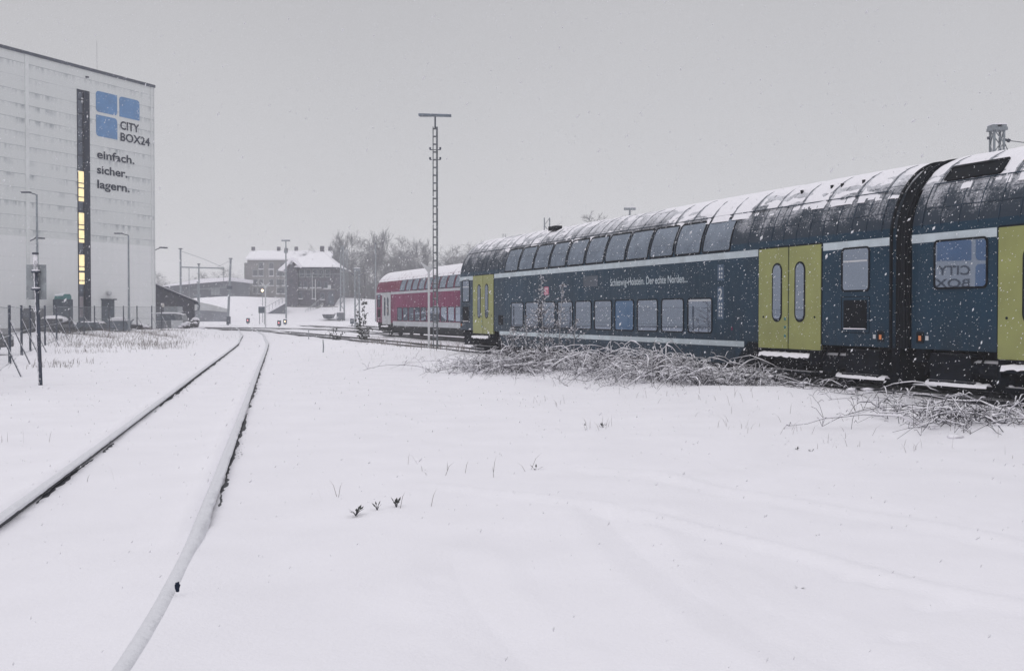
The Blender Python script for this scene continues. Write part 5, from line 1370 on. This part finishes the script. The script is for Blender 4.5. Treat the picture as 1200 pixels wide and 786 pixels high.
def sapling(label, px, py, h, seed, n=26, lean=.05, group='birch saplings in the brambles'):
    rd = random.Random(seed); g = gr(px, py); r = thing('birch_sapling', label, 'sapling', (g.x, g.y, gz(g.x, g.y)), 0, group)
    st = MB(); tw = MB(); lf = MB(); sn = MB()
    pts = [Vector((lean * h * (k / 7) ** 1.5 + rd.uniform(-.02, .02), rd.uniform(-.02, .02), h * k / 7)) for k in range(8)]
    st.tube(pts, [.022 * (1 - .75 * k / 7) for k in range(8)], 6)
    for k in range(n):
        t = rd.uniform(.08, .97); i = int(t * 7); p = pts[i].lerp(pts[min(i + 1, 7)], t * 7 - i); az = rd.uniform(0, 6.28); L = rd.uniform(.25, 1.05) * (1.12 - t)
        L = max(L, .12); d = Vector((math.cos(az), math.sin(az), rd.uniform(.5, 1.1))).normalized()
        q = [p, p + d * L * .5, p + d * L + Vector((0, 0, -.05))]; tw.tube(q, [.005, .004, .002], 3, cap=False)
        for m in range(rd.randint(5, 12)):
            s = rd.uniform(.3, 1.0); c = q[0].lerp(q[2], s) + Vector((rd.uniform(-.03, .03),) * 3) 
            a = rd.uniform(0, 6.28); e1 = Vector((math.cos(a), math.sin(a), rd.uniform(-.9, .1))) * rd.uniform(.03, .06); e2 = Vector((-math.sin(a), math.cos(a), rd.uniform(-.4, .4))) * rd.uniform(.014, .026)
            (lf if rd.random() < .33 else sn).add([c, c + e1 * .5 + e2, c + e1, c + e1 * .5 - e2], [(0, 1, 2, 3)])
    st.build('stem', plain('pale_birch_bark%d' % seed, (.38, .38, .40), .8, .3, 20), r); tw.build('twig', M_BARK, r); lf.build('withered_leaf', M_DRY, r); sn.build('clinging_snow', M_SNOWC, r)
sapling('tallest pale birch sapling, standing in the brambles before the blue coach', 637, 440, 2.55, 1, 110, -.03)
sapling('birch sapling with two forks just right of the tallest one', 654, 438, 2.3, 2, 60, .06)
sapling('thin birch sapling left of the tallest one', 618, 437, 1.5, 3, 50, -.05)
sapling('short birch sapling farther left, before the lower windows', 600, 434, 1.2, 4, 40, .04)
sapling('short birch sapling right of the forked one', 672, 438, 1.3, 6, 20, .05)
sapling('small snowy shoot poking up before the rightmost lettering', 763, 452, .98, 7, 10, .1)

def weed(label, px, py, h, seed, n=60, w=.25, size=.09, Y=None):
    rd = random.Random(seed); g = gr(px, py) if Y is None else at(px, py, Y); g.z = 0
    r = thing('withered_shrub', label, 'shrub', (g.x, g.y, gz(g.x, g.y) - .05), 0, 'dark withered shrubs in the snow')
    st = MB(); lf = MB(); sn = MB()
    for s in range(5):
        az = rd.uniform(0, 6.28); top = h * (1 if s == 0 else rd.uniform(.35, .8)); P = [Vector((math.cos(az) * w * (s > 0) * (k / 5) * 1.3, math.sin(az) * w * (k / 5), top * k / 5)) for k in range(6)]
        st.tube(P, [.02 * (1 - .12 * k) for k in range(6)], 4)
        for k in range(n // 5):
            t = rd.uniform(.1, 1); i = min(4, int(t * 5)); c = P[i].lerp(P[i + 1], t * 5 - i) + Vector((rd.gauss(0, w * .35), rd.gauss(0, w * .35), 0)); q = size * rd.uniform(.5, 1.1)
            lf.blob(c, q, (1, .8, 1.1), 5, 3, .5)
            if rd.random() < .35: sn.blob(c + Vector((0, 0, q * .9)), q * .7, (1.2, 1, .5), 6, 3, .3)
    st.build('stem', M_BARK, r); lf.build('leaf_clump', M_LEAF, r); sn.build('clinging_snow', M_SNOWC, r)
weed('tall dark withered shrub with leafy clumps left of the red coach', 426.5, 400, 2.65, 1, 260, .30, .055, Y=66)
weed('low dark shrub left of the tall withered one', 394, 397, .75, 2, 80, .35, .04, Y=68)

# small green sprigs in the open foreground snow
def sprig(label, px, py, h, seed, n=7, dark=True):
    rd = random.Random(seed); g = gr(px, py); r = thing('weed_sprig', label, 'weed', (g.x, g.y, gz(g.x, g.y) - .005), 0, 'sprigs poking through the snow')
    lf = MB(); st = MB()
    for k in range(n):
        az = rd.uniform(0, 6.28); el = rd.uniform(.12, .6) if seed == 1 else rd.uniform(.25, 1.3); d = Vector((math.cos(az) * math.cos(el), math.sin(az) * math.cos(el), math.sin(el))); L = h * rd.uniform(.6, 1.1)
        a = d * L * .35; b = d * L; side = d.cross(Vector((0, 0, 1))).normalized() * L * .14
        st.tube([(0, 0, -.02), a], .0022, 4, cap=False); lf.add([a, a.lerp(b, .5) + side, b, a.lerp(b, .5) - side], [(0, 1, 2, 3)])
    st.build('stem', M_BARK, r); lf.build('leaf', M_LEAF, r)
sprig('largest dark leafy sprig in the open foreground snow', 417, 607, .10, 1, 14)
sprig('small leafy sprig to the right of the largest one', 442, 601, .07, 2, 9)
sprig('upright leafy sprig, rightmost of the foreground three', 464.5, 598, .085, 3, 11)
sprig('leafy sprig left of the taller grass before the brambles', 685, 497, .06, 4, 6)
sprig('tuft of dark sprigs before the brambles', 706, 500, .09, 5, 8)
sprig('sprig in the snow below the thin bramble strands', 934, 524, .07, 6, 5)
sprig('bent sprig right of the one below the bramble strands', 951, 526, .07, 7, 5)
sprig('tiny sprig in the middle of the open snow', 628, 552, .10, 8, 4)
sprig('tiny sprig below the right-hand wheel rut', 936, 688, .05, 9, 4)
q = gr(203.5, 709); MB_ = MB().blob((0, 0, .03), .013, (1.2, .9, 1.9), 7, 5, .5); tag(MB_.build('stone', M_INK, None, loc=(q.x + .02, q.y, .075)), 'small dark stone on the snowed-over near rail', 'stone')

# dry grass: blades that nobody could count
gb = MB(); rd = random.Random(77)
def blade(x, y, h, w=.004):
    z = gz(x, y) - .02; a = rd.uniform(0, 6.28); b = rd.uniform(0, 1.1) * h; p1 = Vector((x + math.cos(a) * b * .4, y + math.sin(a) * b * .4, z + h * .65)); p2 = Vector((x + math.cos(a) * b, y + math.sin(a) * b, z + h))
    s = Vector((math.sin(a + .7), -math.cos(a + .7), 0)) * w
    s = Vector((w, 0, 0)) if rd.random() < .6 else s
    o = Vector((x, y, z)); gb.add([o - s, o + s, p1 + s * .8, p2, p1 - s * .8], [(0, 1, 2, 3, 4)])
for k in range(3600):                                              # verge before the fence
    px = rd.choice([rd.uniform(55, 215), rd.gauss(110, 30), rd.gauss(185, 18)]); Y = rd.uniform(52, 86)
    if not 20 < px < 235: continue
    x = (px - 600) / F * Y; blade(x + rd.gauss(0, .3), Y, rd.uniform(.05, .30) * (1 + .5 * math.sin(px * .21) * math.sin(px * .063)), .006)
for cx_, cy_, n_, s_ in ((60, 432, 60, .35), (78, 426, 50, .5), (100, 412, 90, .9), (130, 404, 110, 1.4), (160, 398, 150, 2.2), (190, 396, 170, 2.4), (250, 388, 60, 1.5)):
    g = gr(cx_, cy_)
    for k in range(n_): blade(g.x + rd.gauss(0, s_), g.y + rd.gauss(0, s_ * 1.2), rd.uniform(.05, .26), .006)
for k in range(260):                                               # foot of the brambles
    t = rd.uniform(10, 46); p = rd.gauss(11.2, .9); x = TN[0] * p + TD[0] * t; y = TN[1] * p + TD[1] * t
    blade(x, y, rd.uniform(.04, .26), .0026)
for px, py, n_ in ((615, 550, 3), (520, 555, 2), (470, 545, 2), (498, 552, 2), (560, 552, 2), (700, 500, 12), (860, 500, 9), (980, 520, 8), (1060, 520, 6), (400, 590, 3), (488, 605, 2), (640, 470, 14), (470, 420, 9), (930, 505, 8), (45, 400, 5), (12, 520, 4), (150, 560, 2)):
    g = gr(px, py)
    for k in range(n_): blade(g.x + rd.gauss(0, .18), g.y + rd.gauss(0, .35), rd.uniform(.05, .20), .0022)
for px, py in ((440, 404), (455, 406), (475, 408), (495, 410), (515, 411), (530, 410), (545, 413)):
    g = gr(px, py)
    for k in range(45): blade(g.x + rd.gauss(0, .7), g.y + rd.gauss(0, .8), rd.uniform(.1, .5), .007)
tag(gb.build('dry_grass', M_DRY), 'thin withered grass poking through the snow', None, None, 'stuff')
# crumbs of dark ballast beside the rails
cr = MB(); Cx = smooth_path(TR_R, .1)
for k in range(340):
    i = rd.randint(60, min(len(Cx) - 1, 330)); off = rd.choice([.07, .09, .12, -1.43, -1.40]) + abs(rd.gauss(0, .03)); p = Cx[i]
    cr.blob((p[0] + off, p[1], .0), rd.uniform(.004, .013), (1, 1, .7), 5, 3, .4)
tag(cr.build('ballast_crumbs', M_RAIL), 'dark ballast crumbs showing beside the rails', None, None, 'stuff')

# ---------------------------------------------------------------- falling snow
M_FLAKE, _nt, _b = new_mat('snowflake')
_b.inputs['Base Color'].default_value = (.88, .88, .90, 1); _b.inputs['Roughness'].default_value = .9
_tr = N(_nt, 'ShaderNodeBsdfTranslucent'); _tr.inputs['Color'].default_value = (.9, .9, .92, 1); _mx = N(_nt, 'ShaderNodeMixShader'); _mx.inputs[0].default_value = .5
_nt.links.new(_b.outputs[0], _mx.inputs[1]); _nt.links.new(_tr.outputs[0], _mx.inputs[2]); _nt.links.new(_mx.outputs[0], _nt.nodes['Material Output'].inputs['Surface'])
def falling_snow(n=105000):
    X = rng.uniform(-13, 22, n); Y = rng.uniform(3, 30, n); Z = rng.uniform(.05, 8.5, n)
    keep = np.hypot(X, Y) > 4.6; X, Y, Z = X[keep], Y[keep], Z[keep]; n = len(X)
    r = rng.gamma(4, .00058, n) + .0012; r = np.minimum(r, .0055)
    tip = rng.normal([-.62, .1, -1], [.28, .28, .2], (n, 3)); tip /= np.linalg.norm(tip, axis=1)[:, None]
    ax = np.cross(tip, [0.1, 1, 0.05]); ax /= np.linalg.norm(ax, axis=1)[:, None]; bx = np.cross(tip, ax)
    C = np.stack([X, Y, Z], -1); el = rng.uniform(1.1, 2.8, n)
    V = np.stack([C + tip * (r * el)[:, None], C - tip * (r * el)[:, None], C + ax * r[:, None], C - ax * r[:, None], C + bx * r[:, None], C - bx * r[:, None]], 1).reshape(-1, 3)
    f = np.array([(0, 2, 4), (0, 4, 3), (0, 3, 5), (0, 5, 2), (1, 4, 2), (1, 3, 4), (1, 5, 3), (1, 2, 5)])
    Fa = (f[None] + (np.arange(n) * 6)[:, None, None]).reshape(-1, 3)
    me = bpy.data.meshes.new('falling_snow'); me.vertices.add(len(V)); me.vertices.foreach_set('co', V.ravel())
    me.loops.add(Fa.size); me.loops.foreach_set('vertex_index', Fa.ravel()); me.polygons.add(len(Fa)); me.polygons.foreach_set('loop_start', np.arange(len(Fa)) * 3)
    me.polygons.foreach_set('use_smooth', [True] * len(Fa)); me.materials.append(M_FLAKE); me.update(calc_edges=True)
    o = bpy.data.objects.new('falling_snow', me); COL.objects.link(o)
    tag(o, 'snowflakes drifting through the air', None, None, 'stuff')
falling_snow()
